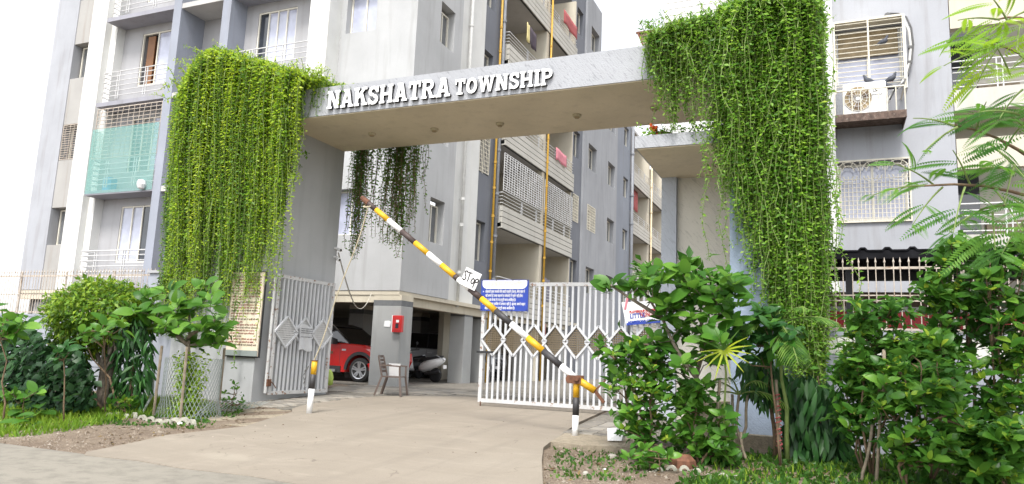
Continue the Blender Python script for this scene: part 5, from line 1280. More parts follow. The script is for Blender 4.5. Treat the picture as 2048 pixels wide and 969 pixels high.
def curtain_paths(nst, xf, topf, botf, Y, depth, wob=.05, bulge=.0, frizz=.12):
    """hanging strands: xf() gives a pixel column, topf/botf its upper and lower ends in the picture, all at the wall plane Y"""
    paths = []
    for _ in range(nst):
        px = xf(); t, b = topf(px), botf(px)
        dy = random.uniform(*depth); y = Y-dy
        a = np.array(at_y(px, t+random.uniform(-4, 10), y)); zb = at_y(px, b, Y).z+random.gauss(0, .18)
        if zb > a[2]-.25: continue
        z = np.linspace(a[2], zb, max(5, int((a[2]-zb)/.3)+2)); L = len(z); s = np.linspace(0, 1, L)
        ph = random.uniform(0, 6.28); x = a[0]+np.cumsum(rng.normal(0, wob*.6, L))*.7+random.uniform(.0,.09)*np.sin(z*random.uniform(.8,2.0)+ph); yy = y-bulge*np.sin(np.pi*np.minimum(1, s*1.3))*random.uniform(.3, 1)+rng.normal(0, .02, L)
        yy = yy+(Y-.06-y)*s*.45
        p = np.stack([x, yy, z], 1)
        # head of the strand arches up from behind
        hd = np.array([[a[0]+random.uniform(-.15,.15), y+random.uniform(.3,.8), a[2]-random.uniform(-.05,.25)], [a[0], y+.12, a[2]+random.uniform(.02,frizz)]])
        paths.append(np.concatenate([hd, p]))
    return paths
def sprigs(n, posf, ln, up=.6, spread=.7):
    ps = []
    for _ in range(n):
        p = np.array(posf()); d = unit(np.array([random.gauss(0, spread), random.gauss(-.2, spread), up+random.random()*.6])[None])[0]; L = ln*random.uniform(.5, 1.2)
        ps.append(np.stack([p+d*L*s+np.array([0,0,-.35*L*s*s]) for s in np.linspace(0, 1, 5)]))
    return ps
def locks(n, per, xf, topf, botf, Y, depth, wob, bulge, sig=5.0, tail=.35):
    """strands gathered in locks of their own length and tint"""
    out = []
    for _ in range(n):
        c = xf(); dy = random.uniform(*depth); k = random.choices((0, 1, 2), (.2, .6, .2))[0]; short = random.uniform(.45, 1.0) if random.random() < .4 else 1.0
        wf = lambda: c+random.gauss(0, sig)
        bf = lambda px: topf(c)+(botf(c)-topf(c))*short*random.uniform(1-tail, 1.04)
        for p in curtain_paths(max(1, int(random.gauss(per, per*.35))), wf, topf, bf, Y, (dy-.05, dy+.08), wob, bulge): out.append((k, p))
    return out
def split_locks(L): return [[p for k, p in L if k == j] for j in range(3)]
def vine(label, groups, mat, stem_mat='green_stem', base=(0,0,0), out=(0,-1,0), leafsize=.115, step=.075, group='hanging vines on the gateway'):
    t = thing('hanging_vine', label, 'vine', base, group)
    for i, (nm, paths, *mm) in enumerate(groups):
        p, x, n, s = strand_leaves(paths, step, leafsize, out)
        o = link('foliage', leaves_mesh('foliage', p, x, n, s), M[mm[0] if mm else mat], t); o['kind'] = 'stuff'
        o2 = stems_mesh('stems', paths, .007, M[stem_mat], t, 3); o2['kind'] = 'stuff'
    return t
I = lambda xs, ys: (lambda x: float(np.interp(x, xs, ys)))
# ---- left vine
ltop = I([345,355,370,395,430,480,520,560,600,640,680,720], [255,195,160,118,100,120,128,143,152,160,166,172])
lbot0 = I([345,358,368,440,452,470,520,545,560,575,590,600,615,625,650,690,720], [300,420,650,690,600,590,590,572,540,500,430,340,250,235,190,185,182])
def lbot(px): 
    b = lbot0(px)
    if 450 < px < 580 and random.random() < .25: b += random.uniform(10, 75)
    if 355 < px < 450: b -= abs(random.gauss(0, 60))
    if 590 < px < 640 and random.random() < .2: b += random.uniform(10, 60)
    if random.random() < .25: b = ltop(px)+(b-ltop(px))*random.uniform(.25, .8)
    return b
dens = lambda lo, hi: (lambda: random.uniform(lo, hi))
LL = locks(70, 5, dens(356, 606), ltop, lbot0, 13.5, (.05, .4), .035, .1)+locks(62, 4, dens(358, 596), ltop, lbot0, 13.5, (.35, .62), .035, .12)+locks(16, 3, dens(455, 575), lambda px: ltop(px)+random.uniform(60,200), lambda px: lbot0(px)+random.uniform(10,90), 13.5, (.1, .4), .03, .05)
gl_ = split_locks(LL)
pL = curtain_paths(110, dens(356, 606), ltop, lbot, 13.5, (.02, .12), .05, .05)
pL += curtain_paths(26, dens(600, 720), ltop, lbot, 13.5, (.0, .08), .05)
def moundL():
    px = random.uniform(352, 640); y = 13.5+random.uniform(-.5, 1.6); f = max(0, 1-abs(y-13.7)/2.2)
    zt = at_y(px, ltop(px), 13.4).z; z0 = 7.72
    return (at_y(px, 200, 13.4).x, y, z0+(zt-z0)*random.uniform(.35, 1)*f**.5)
sp = sprigs(900, moundL, .55)
vine('thick sunlit yellow green vine cascading down the left gate pier', [('curtain', pL, 'vine_d'), ('locks', gl_[0], 'vine_y'), ('locks', gl_[1], 'vine_l'), ('locks', gl_[2], 'vine_d'), ('mound', sp[:450], 'vine_y'), ('mound', sp[450:], 'vine_l')], 'vine_l', base=(-13.5, 13.5, 7.7), leafsize=.11, step=.062)
# ---- right vine
rtop = I([1285,1300,1350,1400,1430,1480,1520,1600,1640,1650], [98,78,52,42,28,5,-8,-15,15,60])
rbot0 = I([1285,1296,1310,1340,1362,1395,1420,1430,1450,1472,1487,1522,1545,1580,1600,1640,1650], [105,165,200,225,265,262,250,300,345,420,470,555,615,690,745,740,600])
def rbot(px):
    b = rbot0(px)
    if random.random() < .2: b += random.uniform(0, 30)
    if random.random() < .3: b = rtop(px)+(b-rtop(px))*random.uniform(.25, .85)
    return b
RL = locks(44, 4, dens(1294, 1425), rtop, rbot0, 13.5, (.05, .4), .07, .1, 6, .5)+locks(80, 5, dens(1440, 1634), rtop, rbot0, 13.5, (.05, .5), .06, .12)+locks(48, 4, dens(1448, 1628), rtop, rbot0, 13.5, (.4, .7), .06, .14)
RL += locks(46, 4, dens(1535, 1634), lambda px: random.uniform(240, 500), rbot0, 13.5, (.05, .42), .05, .08)
gr2 = split_locks(RL)
pT = curtain_paths(70, dens(1440, 1625), rtop, rbot, 13.5, (.35, .75), .2, .2)+curtain_paths(30, dens(1300, 1420), rtop, rbot, 13.5, (.2, .5), .2, .15)
pR = curtain_paths(130, dens(1430, 1636), rtop, rbot, 13.5, (.02, .15), .06, .06)
# lower strands start part way down so the pier stays covered
def rlow(px): return random.uniform(250, 520)
def moundR():
    px = random.uniform(1295, 1645); y = 13.5+random.uniform(-.6, 1.8); f = max(0, 1-abs(y-13.8)/2.2)
    zt = at_y(px, rtop(px), 13.4).z; z0 = 7.6
    return (at_y(px, 60, 13.4).x, y, z0+max(.1, (zt-z0))*random.uniform(.2, 1)*f**.5)
vine('dense green vine mounded over the beam end and right gate pier', [('curtain', pR, 'vine_d'), ('tangle', pT, 'vine_r'), ('locks', gr2[0], 'vine_r2'), ('locks', gr2[1], 'vine_r'), ('locks', gr2[2], 'vine_d'), ('mound', sprigs(350, moundR, .5), 'vine_r2'), ('mound', sprigs(450, moundR, .45), 'vine_r')], 'vine_r', base=(-.9, 13.5, 7.7), leafsize=.115, step=.065)
# ---- vines hanging behind the beam
def back(label, x0, x1, bot, n, tp=300):
    pa = []
    for _ in range(n):
        px = random.triangular(x0, x1, (x0+x1)/2); e = abs(px-(x0+x1)/2)/((x1-x0)/2)
        b = bot-(e**1.5)*110*random.uniform(.4, 1)-abs(random.gauss(0, 70)); y = 16.28+random.uniform(.02, .4)
        a = at_y(px, 268, y); zb = at_y(px, b, y).z
        if zb > a.z-.3: continue
        z = np.linspace(a.z, zb, max(4, int((a.z-zb)/.35)+2)); pa.append(np.stack([a.x+np.cumsum(rng.normal(0,.03,len(z))), y+rng.normal(0,.03,len(z)), z], 1))
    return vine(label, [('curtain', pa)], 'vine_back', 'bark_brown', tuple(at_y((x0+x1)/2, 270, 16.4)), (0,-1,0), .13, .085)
back('dark vine hanging behind the beam, left of the pair', 703, 752, 525, 44)
back('wider dark vine hanging behind the beam above the barrier pole', 752, 862, 520, 78)

# ---- scrub on the small canopy with orange flowers
t = thing('potted_plant', 'leafy potted plant with orange flowers on the small canopy', 'plant', (-2.9, 14.2, 5.84))
q = MB().lathe([(.16,5.84),(.2,6.1),(.21,6.12),(.17,6.12)], -3.0, 14.3, 14); q.build('pot', M['rust'], t)
ps = sprigs(90, lambda: (random.uniform(-3.25,-1.7), random.uniform(13.6,15.2), 5.86), .55, .9, .5)
p, x, n, s = strand_leaves(ps, .06, .12, (0,-1,0)); o = link('foliage', leaves_mesh('foliage', p, x, n, s), M['vine_r'], t); o['kind'] = 'stuff'
fl = MB()
for k in range(26):
    c = at_y(1308+random.uniform(-5,5), 262+random.uniform(-11,11), 14.0); 
    fl.lathe([(.01,c.z-.03),(.035,c.z),(.02,c.z+.03)], c.x, c.y+random.uniform(-.1,.1), 6)
fl.build('flowers', M['orange_flower'], t)

# ================================================================== broad-leaf plants
def big_leaf_mesh(ratio=.5, curl=.18, fold=.12, n=6, tipx=1.0, pet=.12):
    m = MB(); v = []; f = []
    for i in range(n+1):
        t = i/n; w = ratio*.5*math.sin(math.pi*min(1, (t*.96+.04)))**.6*(1-.12*t) if 0 < i < n else (.012 if i == 0 else .004)
        x = pet+t*(tipx-pet); z = -curl*t*t
        v += [(x, -w, z+fold*w*2), (x, 0, z), (x, w, z+fold*w*2)]
    for i in range(n):
        a = i*3; f += [(a, a+3, a+4, a+1), (a+1, a+4, a+5, a+2)]
    b = len(v); v += [(0,-.008,.0),(0,.008,0)]; f.append((b, 0, 2, b+1))
    me = bpy.data.meshes.new('leaf'); me.from_pydata(v, [], f); me.shade_smooth(); return me
LM = {}
def lmesh(kind, mat):
    k = (kind, mat)
    if k not in LM:
        spec = {'broad': (.70,.22,.10), 'oval': (.55,.2,.12), 'narrow': (.26,.35,.1), 'lance': (.2,.3,.08), 'heart': (.8,.2,.1)}[kind]
        L_ = []
        for c in (.6, 1.0, 1.6):
            me = big_leaf_mesh(spec[0], spec[1]*c, spec[2]); me.materials.append(M[mat]); L_.append(me)
        LM[k] = L_
    return LM[k]
def leaf_obj(par, pos, d, up, size, kind, mat, name='leaf'):
    d = Vector(d).normalized(); u = Vector(up); u = (u-d*u.dot(d))
    if u.length < 1e-4: u = Vector((1,0,0))-d*d.x
    u.normalize(); y = u.cross(d)
    mt = Matrix(((d.x,y.x,u.x,pos[0]),(d.y,y.y,u.y,pos[1]),(d.z,y.z,u.z,pos[2]),(0,0,0,1))) @ Matrix.Diagonal((size, size*random.uniform(.85,1.1), size, 1))
    return link(name, random.choice(lmesh(kind, mat)), None, par, mt)
def rosette(n, size, droop=.35, up=Vector((0,0,1)), spread=(35, 95)):
    out = []
    a0 = random.uniform(0, 6.28)
    for k in range(n):
        az = a0+k*2.4; el = math.radians(90-random.uniform(*spread)*(.45+.55*k/max(1,n-1)))
        d = Vector((math.cos(az)*math.cos(el), math.sin(az)*math.cos(el), math.sin(el)-droop*random.random()))
        out.append((d, size*random.uniform(.5, 1.2)*(.6+.4*min(1, k/(n*.5)))))
    return out
def leafy(name, label, cat, base, stems, tips, kind, mat, size, nper, cap=300, inner=0, inner_mat='shrub_in', group=None, droop=.35, bark='bark_brown', r0=.03, spread=(35,95), tip_mat=None, inner_size=None):
    """stems: polylines (main wood); tips: world points carrying a rosette of leaves"""
    t = thing(name, label, cat, base, group)
    for s_ in stems:
        n = len(s_); MB().tube(s_, [r0*(1-.6*i/max(1,n-1)) for i in range(n)], 7).build('stem', M[bark], t, True)
    allp = [Vector(p) for s_ in stems for p in s_]
    tips = list(tips)+[s_[-1] for s_ in stems]
    tw = MB(); cand = []
    for tp in tips:
        tp = Vector(tp); a = min(allp, key=lambda q: (q-tp).length+max(0, q.z-tp.z)*2); mid = a.lerp(tp, .55)+Vector((random.gauss(0,.04), random.gauss(0,.04), random.gauss(0,.04)))
        tw.tube([a, mid, tp], [.011,.008,.005], 4, False)
        for d, s_ in rosette(random.randint(*nper), size, droop, spread=spread):
            off = random.random()*.14*size*4; cand.append((tp-Vector((0,0,off*.5))+d*.01, d, s_))
    me = bpy.data.meshes.new('twigs'); me.from_pydata(tw.v, [], tw.f); link('twigs', me, M[bark], t)
    cand.sort(key=lambda c_: (c_[0]-CO).length)
    for p, d, s_ in cand[:cap]:
        mt = tip_mat if (tip_mat and s_ < size*.62) else mat
        leaf_obj(t, p, d, Vector((random.gauss(0,.3), -.7+random.gauss(0,.3), .8)), s_, kind, mt)
    rest = cand[cap:]
    pos = [tuple(p) for p, d, s_ in rest]; X = [tuple(d) for p, d, s_ in rest]; S = [s_ for p, d, s_ in rest]
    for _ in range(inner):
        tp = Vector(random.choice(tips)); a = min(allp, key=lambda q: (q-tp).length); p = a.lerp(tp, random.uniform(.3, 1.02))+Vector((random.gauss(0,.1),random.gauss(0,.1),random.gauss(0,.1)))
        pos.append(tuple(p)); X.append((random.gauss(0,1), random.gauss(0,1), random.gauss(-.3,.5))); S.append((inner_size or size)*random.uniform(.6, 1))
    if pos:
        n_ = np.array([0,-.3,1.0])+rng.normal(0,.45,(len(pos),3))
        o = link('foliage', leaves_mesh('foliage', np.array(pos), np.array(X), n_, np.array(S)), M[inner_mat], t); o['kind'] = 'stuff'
    return t
def tips_in(n, poly, Y, dy, f=None):
    """points spread through a crown whose outline the picture gives, at distance Y +- dy"""
    xs = [p[0] for p in poly]; ys = [p[1] for p in poly]; out = []
    def inside(x, y):
        c = False; j = len(poly)-1
        for i in range(len(poly)):
            if (ys[i] > y) != (ys[j] > y) and x < (xs[j]-xs[i])*(y-ys[i])/(ys[j]-ys[i])+xs[i]: c = not c
            j = i
        return c
    while len(out) < n:
        x, y = random.uniform(min(xs), max(xs)), random.uniform(min(ys), max(ys))
        if inside(x, y): out.append(at_y(x, y, Y+random.uniform(-dy, dy)))
    return out
def sway(a, b, n=6, w=.05):
    a, b = Vector(a), Vector(b); return [a.lerp(b, i/(n-1))+(Vector((random.gauss(0,w), random.gauss(0,w), 0)) if 0 < i < n-1 else Vector()) for i in range(n)]
def gz(px, py, off=-.06): return at_g(px, py, off)

# ---- left: sapling in the net guard
b = gz(372, 838); Yb = b.y
tp = tips_in(26, [(255,640),(250,610),(300,590),(330,565),(385,556),(430,580),(458,655),(455,690),(430,705),(395,690),(350,680),(300,665)], Yb, .55)
leafy('sapling', 'broad leaved almond like sapling rising from the wire net guard', 'sapling', b, [sway(b, at_y(378,620,Yb), 7, .03), sway(at_y(376,690,Yb), at_y(290,622,Yb-.1), 5, .03), sway(at_y(376,680,Yb), at_y(430,640,Yb), 5, .03)], tp, 'broad', 'big_leaf', .42, (5, 8), 300, 60, 'shrub_in', None, .45, 'bark', .05)
# creeper swarming up the sapling foot
ps = []
for _ in range(150):
    a = b+Vector((random.gauss(0,.12), random.gauss(0,.12), random.uniform(0,1.3))); ps.append(np.stack([np.array(a)+np.array([0,0,-.5*s])+rng.normal(0,.03,3) for s in np.linspace(0,1,4)]))
p, x, n, s = strand_leaves(ps, .06, .11, (0,-1,0))
t = thing('creeper', 'yellow green creeper wrapped round the netted sapling foot', 'creeper', b); o = link('foliage', leaves_mesh('foliage', p, x, n, s), M['vine_l'], t); o['kind'] = 'stuff'
# net guard
t = thing('net_guard', 'grey plastic net guard on stakes round the left sapling', 'net', b, None)
c0 = Vector((b.x+.05, b.y, 0)); R_, zt = .58, 1.28
def cyl(th, z): 
    fl_ = 1+.18*max(0, 1-z/.35); return (c0.x+R_*fl_*math.cos(th), c0.y+R_*fl_*math.sin(th)*.8, z+b.z)
m = MB(); nn = 44; cell = .078; stp = 2*math.pi/nn
for k in range(nn):
    for sg in (1, -1):
        pts = [cyl(k*stp+sg*stp*.5*i, cell*i) for i in range(int(zt/cell))]; m.tube(pts, .0036, 3, False)
me = bpy.data.meshes.new('net'); me.from_pydata(m.v, [], m.f); link('net', me, M['net'], t)
for th, lean in ((3.9, .02), (5.2, -.03), (1.2, 0)):
    p = Vector(cyl(th, 0)); MB().tube([p-Vector((0,0,.1)), p+Vector((lean, 0, zt+.1))], .026, 6).build('stake', M['stake'], t)
MB().tube([gz(285,835)+Vector((0,0,.1)), gz(300,825)+Vector((0,0,.35)), gz(292,815)+Vector((-.1,.2,.8))], [.02,.03,.02], 6).build('net_edge_roll', M['net'], t)
m = MB(); ctr = gz(440, 835); 
for k in range(16):
    a = at_g(385+8*k, 835-1.2*k); m.tube([a, a+Vector((.18,.3,.32-.012*k))], .006, 3, False); m.tube([a, a+Vector((-.18,.3,.32-.012*k))], .006, 3, False)
me = bpy.data.meshes.new('loose_net'); me.from_pydata(m.v, [], m.f); link('loose_net', me, M['net'], t)
# ---- ficus tree with fluted trunk
b = gz(205, 822); Yb = b.y
t = thing('ficus_tree', 'round topped small leaved tree with a fluted pale trunk', 'tree', b)
for k in range(9):
    a = k*.7; r_ = .13; top = at_y(205+22*math.cos(a*1.3)+random.uniform(-8,8), 690+random.uniform(-12,12), Yb+.15*math.sin(a))
    pts = [b+Vector((r_*math.cos(a), r_*math.sin(a), -.05)), b+Vector((r_*.75*math.cos(a+.3), r_*.75*math.sin(a+.3), .45)), b+Vector((r_*.8*math.cos(a+.5), r_*.8*math.sin(a+.5), .8)), top, top+Vector((random.gauss(0,.3), random.gauss(0,.2), .6))]
    MB().tube(pts, [.085,.06,.05,.035,.015], 7).build('trunk', M['bark'], t, True)
cc = at_y(203, 628, Yb); pos = []; X = []; Nn = []
def crown(n, c, rx, ry, rz, lump=.22, shell=.55):
    d = unit(rng.normal(0, 1, (n, 3))); r = shell+(1-shell)*rng.random(n)**.6
    k = 1+lump*np.sin(d[:, 0]*5+1)*np.sin(d[:, 1]*4)*np.sin(d[:, 2]*6+.5)+.1*np.sin(d[:, 0]*13)*np.sin(d[:, 2]*11)
    return np.array(c)+d*np.array([rx, ry, rz])*(r*k)[:, None], d
p, d = crown(8200, cc, 1.22, 1.0, .74); keep = ~((p[:, 2] < cc.z-.35) & (rng.random(len(p)) < .6)); p, d = p[keep], d[keep]
p2, d2 = crown(1500, at_y(165, 680, Yb), .75, .6, .42); p = np.r_[p, p2]; d = np.r_[d, d2]
x = d*.7+rng.normal(0, .6, p.shape); x[:, 2] -= .45
o = link('crown', leaves_mesh('crown', p, x, d*.5+np.array([0,-.3,.9])+rng.normal(0,.35,p.shape), rng.uniform(.08,.155,len(p))), M['ficus_top'], t); o['kind'] = 'stuff'
# ---- dark heart leaved climber heap at the far left
b = gz(75, 835); Yb = b.y+.9
t = thing('climber_shrub', 'dark heart leaved climber heaped against the left boundary wall', 'shrub', b)
pos = []
def heap(n, poly, Y, dy): return np.array([tuple(v) for v in tips_in(n, poly, Y, dy)])
poly = [(-60,650),(0,640),(60,650),(110,690),(165,700),(192,760),(185,815),(120,832),(40,838),(-60,835)]
p = heap(3600, poly, Yb, .8); x = rng.normal(0,.6,p.shape)+np.array([0,-.5,-.7]); n_ = np.array([0,-.8,.7])+rng.normal(0,.3,p.shape)
sh = LEAF5*np.array([1,1.55,1]); o = link('foliage', leaves_mesh('foliage', p, x, n_, rng.uniform(.13,.23,len(p)), sh), M['dark_leaf'], t); o['kind'] = 'stuff'
stems = [sway(gz(60+40*k, 838)+Vector((0,.8,0)), at_y(50+40*k, 680, Yb), 5, .06) for k in range(4)]
for s_ in stems: MB().tube(s_, [.03,.025,.02,.015,.01], 6).build('stem', M['bark_brown'], t, True)
# ---- drooping mast plant left of the sapling
b = gz(262, 828); Yb = b.y
def mast(label, base, poly, Y, dy, n, size, mat='ashoka', cap=300, inner=300):
    t = thing('mast_tree', label, 'tree', base)
    top = tips_in(1, poly, Y, .01)[0]; ys = [p_[1] for p_ in poly]; xs = [p_[0] for p_ in poly]; hi = at_y(sum(xs)/len(xs), min(ys)+8, Y)
    st = sway(base, hi, 7, .02); MB().tube(st, [.04,.036,.032,.028,.022,.016,.01], 7).build('stem', M['bark_brown'], t, True)
    cand = []
    for q in tips_in(n, poly, Y, dy):
        dirn = Vector((random.gauss(0,.35)+(q.x-hi.x)*.6, random.gauss(-.25,.35), -1.0+random.gauss(0,.2))); cand.append((q, dirn))
    cand.sort(key=lambda c_: (c_[0]-CO).length)
    for q, dirn in cand[:cap]: leaf_obj(t, q, dirn, Vector((random.gauss(0,.3),-1,.2)), size*random.uniform(.7,1.2), 'lance', mat)
    q = np.array([tuple(v) for v in tips_in(inner, poly, Y+.15, dy)]); x = rng.normal(0,.35,q.shape)+np.array([0,-.2,-1]); o = link('foliage', leaves_mesh('foliage', q, x, np.array([0,-1,.3])+rng.normal(0,.4,q.shape), np.full(len(q), size), LEAFN), M['dark_leaf'], t); o['kind'] = 'stuff'
    return t
mast('young mast tree with drooping dark narrow leaves between ficus and net guard', b, [(228,700),(240,640),(275,625),(305,650),(310,700),(300,760),(285,812),(235,820),(225,770)], Yb, .35, 260, .30)
# ---- lighter sapling in front of the ficus
b = gz(120, 845)
leafy('sapling', 'thin pale sapling with a drooping leaf tuft before the ficus trunk', 'sapling', gz(128,848), [sway(gz(128,848), at_y(130,690,gz(128,848).y), 6, .02)], tips_in(7, [(105,690),(150,690),(160,730),(110,725)], gz(128,848).y, .25), 'oval', 'ashoka', .3, (4,6), 80, 0, droop=.8, r0=.018)
leafy('sapling', 'leafy green spray reaching in front of the ficus crown', 'sapling', gz(178,850), [sway(gz(212,838), at_y(205,660,gz(178,850).y), 6, .03)], tips_in(9, [(160,640),(240,630),(250,665),(170,690)], gz(178,850).y, .25), 'oval', 'big_leaf', .28, (4,7), 90, 0, droop=.6, r0=.016)
leafy('potted_croton', 'low plant with yellow and red young leaves under the mast tree', 'plant', gz(250,836), [sway(gz(250,836), at_y(250,800,gz(250,836).y), 4, .02)], tips_in(6, [(220,800),(285,795),(290,825),(222,830)], gz(250,836).y, .2), 'oval', 'big_leaf', .24, (6,9), 90, 0, droop=.3, r0=.015, tip_mat='young_leaf')
q = thing('broad_weed', 'pale broad round leaved weed low in the left grass', 'plant', gz(62,846))
for k in range(9):
    p = gz(62,846)+Vector((random.gauss(0,.12), random.gauss(0,.1), .1+random.random()*.22)); leaf_obj(q, p, (random.gauss(0,1), random.gauss(-.3,.8), .2), (0,-.3,1), random.uniform(.25,.42), 'heart', 'big_leaf')
q = thing('broad_weed', 'second broad leaved weed nearer the road in the left grass', 'plant', gz(42,862))
for k in range(7):
    p = gz(42,862)+Vector((random.gauss(0,.12), random.gauss(0,.1), .06+random.random()*.16)); leaf_obj(q, p, (random.gauss(0,1), random.gauss(-.3,.8), .2), (0,-.3,1), random.uniform(.22,.36), 'heart', 'big_leaf')
leafy('sapling', 'tall leafy shrub at the left edge with pale hanging leaves', 'shrub', gz(5,850), [sway(gz(5,850), at_y(8,640,gz(5,850).y), 6, .03)], tips_in(12, [(-40,640),(10,618),(68,630),(75,665),(20,690),(-40,690)], gz(5,850).y, .3), 'oval', 'shrub_leaf', .32, (4,7), 100, 60, droop=.8, r0=.02)
leafy('sapling', 'small green sapling low before the dark climber heap', 'sapling', gz(45,848), [sway(gz(45,848), at_y(48,800,gz(45,848).y), 4, .02)], tips_in(7, [(20,780),(75,785),(70,815),(22,815)], gz(45,848).y, .2), 'oval', 'shrub_leaf', .24, (5,7), 70, 0, droop=.5, r0=.012)

# ---- right: big leaved shrub by the barrier
b = gz(1392, 925); Yb = 11.0
tp = tips_in(72, [(1200,600),(1225,565),(1280,540),(1330,530),(1390,528),(1440,535),(1478,560),(1482,610),(1470,660),(1480,720),(1440,760),(1380,745),(1330,745),(1290,720),(1300,680),(1330,660),(1300,592),(1240,578),(1215,590)], Yb, .6)
leafy('fig_sapling', 'tall fig like shrub with large oval leaves in front of the right gate leaf', 'shrub', b, [sway(b, at_y(1400,600,Yb), 7, .04), sway(at_y(1395,760,Yb), at_y(1280,570,Yb), 6, .04), sway(at_y(1395,740,Yb), at_y(1450,570,Yb+.2), 6, .04), sway(at_y(1330,640,Yb), at_y(1222,572,Yb-.1), 4, .02)], tp, 'broad', 'big_leaf', .31, (5,8), 300, 260, 'shrub_in', None, .4, 'bark', .035, inner_size=.28)
b = gz(1290, 925); Yb = b.y+.1
tp = tips_in(70, [(1190,690),(1215,665),(1260,665),(1310,690),(1335,740),(1345,800),(1340,870),(1330,925),(1275,920),(1240,850),(1225,800),(1200,740)], Yb, .4)
leafy('garden_shrub', 'bushy bright green shrub standing just right of the barrier post', 'shrub', b, [sway(b, at_y(1260,700,Yb), 6, .04), sway(b, at_y(1310,740,Yb), 6, .04), sway(b, at_y(1230,720,Yb), 6, .04)], tp, 'oval', 'shrub_leaf', .21, (6,9), 300, 500, 'shrub_in', None, .35, 'bark_brown', .022, tip_mat='young_leaf')
b = gz(1400, 935); Yb = b.y+.1
tp = tips_in(48, [(1335,760),(1390,740),(1440,790),(1460,850),(1470,905),(1420,930),(1340,925),(1330,850)], Yb, .4)
leafy('garden_shrub', 'dark lower shrub below the fig like shrub', 'shrub', b, [sway(b, at_y(1390,790,Yb), 5, .04), sway(b, at_y(1440,860,Yb), 5, .03)], tp, 'oval', 'shrub_leaf', .23, (5,8), 260, 420, 'shrub_in', None, .45, 'bark_brown', .02)
b = gz(1320, 945)
leafy('garden_shrub', 'small bright shrublet sprouting low by the kerb tiles', 'shrub', b, [sway(b, at_y(1315,905,b.y), 4, .02)], tips_in(9, [(1255,905),(1300,895),(1345,905),(1340,935),(1265,930)], b.y, .25), 'oval', 'shrub_leaf', .2, (6,8), 90, 0, droop=.3, r0=.014)
# ---- right: leafy tall sapling before the vine pier
b = gz(1560, 930); Yb = b.y
leafy('sapling', 'slim sapling with blue green leaves in front of the right vine', 'sapling', b, [sway(b, at_y(1545,640,Yb), 7, .03), sway(at_y(1548,700,Yb), at_y(1490,680,Yb), 4, .02)], tips_in(22, [(1440,660),(1490,640),(1530,610),(1575,625),(1590,680),(1560,720),(1500,720),(1445,700)], Yb, .4), 'oval', 'ashoka', .3, (5,8), 170, 160, 'shrub_in', None, .6, 'bark_brown', .022)
b = gz(1650, 925); Yb = b.y+.1
mast('bushy mast tree with long drooping dark leaves at the vine foot', b, [(1580,760),(1610,745),(1660,760),(1690,820),(1700,890),(1670,925),(1600,920),(1575,870)], Yb, .4, 300, .34, inner=500)
b = gz(1550, 915); Yb = b.y
mast('narrow leaved young tree half hidden left of the bushy mast tree', b, [(1480,720),(1530,715),(1580,740),(1585,800),(1540,810),(1490,780)], Yb, .3, 150, .26, inner=160)
# ---- right thicket
thick = [
 ('garden_shrub', 'light green shrub whose top stands before the red panel', (1735,945), [(1690,730),(1700,660),(1712,605),(1738,605),(1745,670),(1765,650),(1775,592),(1803,597),(1812,660),(1800,730)], 24, .19, 'shrub_leaf', 11.3),
 ('garden_shrub', 'bright rosette shrub at the lower right beside the bamboo stake', (1800,950), [(1740,750),(1800,700),(1880,720),(1935,780),(1940,880),(1900,930),(1800,935),(1750,860)], 80, .21, 'shrub_leaf', 10.6),
 ('garden_shrub', 'tall shrub topped above the black shed roof', (1880,940), [(1835,620),(1850,540),(1905,470),(1960,480),(2000,540),(1990,640),(1930,720),(1860,710)], 85, .215, 'shrub_leaf', 12.0),
 ('garden_shrub', 'leafy shrub filling the right picture edge below the feathery tree', (2000,950), [(1960,560),(2010,500),(2060,470),(2090,600),(2080,760),(2060,860),(1980,840),(1945,720),(1950,640)], 85, .22, 'shrub_leaf', 11.5),
 ('garden_shrub', 'dull green shrub behind the slanting stakes on the right', (1720,935), [(1675,720),(1700,690),(1745,740),(1760,820),(1740,900),(1690,860),(1680,790)], 36, .2, 'shrub_leaf', 11.6),
 ('garden_shrub', 'shadowed shrub low at the bottom right corner', (1990,960), [(1900,850),(1990,820),(2070,840),(2070,960),(1960,960),(1900,930)], 45, .25, 'shrub_leaf', 11.0),
 ('garden_shrub', 'dense mid green shrub between the rosette shrub and the tall shrub', (1850,945), [(1790,700),(1850,665),(1900,700),(1940,760),(1900,800),(1820,770),(1780,740)], 50, .21, 'shrub_leaf', 11.4)]
for nm, lb, bp, poly, nt_, sz, mt, Y in thick:
    b = gz(*bp); b = Vector((at_y(bp[0], 700, Y).x, Y, dirt_h(at_y(bp[0], 700, Y).x, Y)))
    xs = [p_[0] for p_ in poly]; ys = [p_[1] for p_ in poly]; cx = sum(xs)/len(xs); hi = min(ys)
    st = [sway(b, at_y(cx+dx, hi+40+abs(dx)*.4, Y), 6, .04) for dx in (-35, 0, 35)]
    leafy(nm, lb, 'shrub', b, st, tips_in(nt_, poly, Y, .45), 'oval', mt, sz, (6,9), 290, 700, 'shrub_in', None, .35, 'bark_brown', .02, tip_mat='young_leaf')
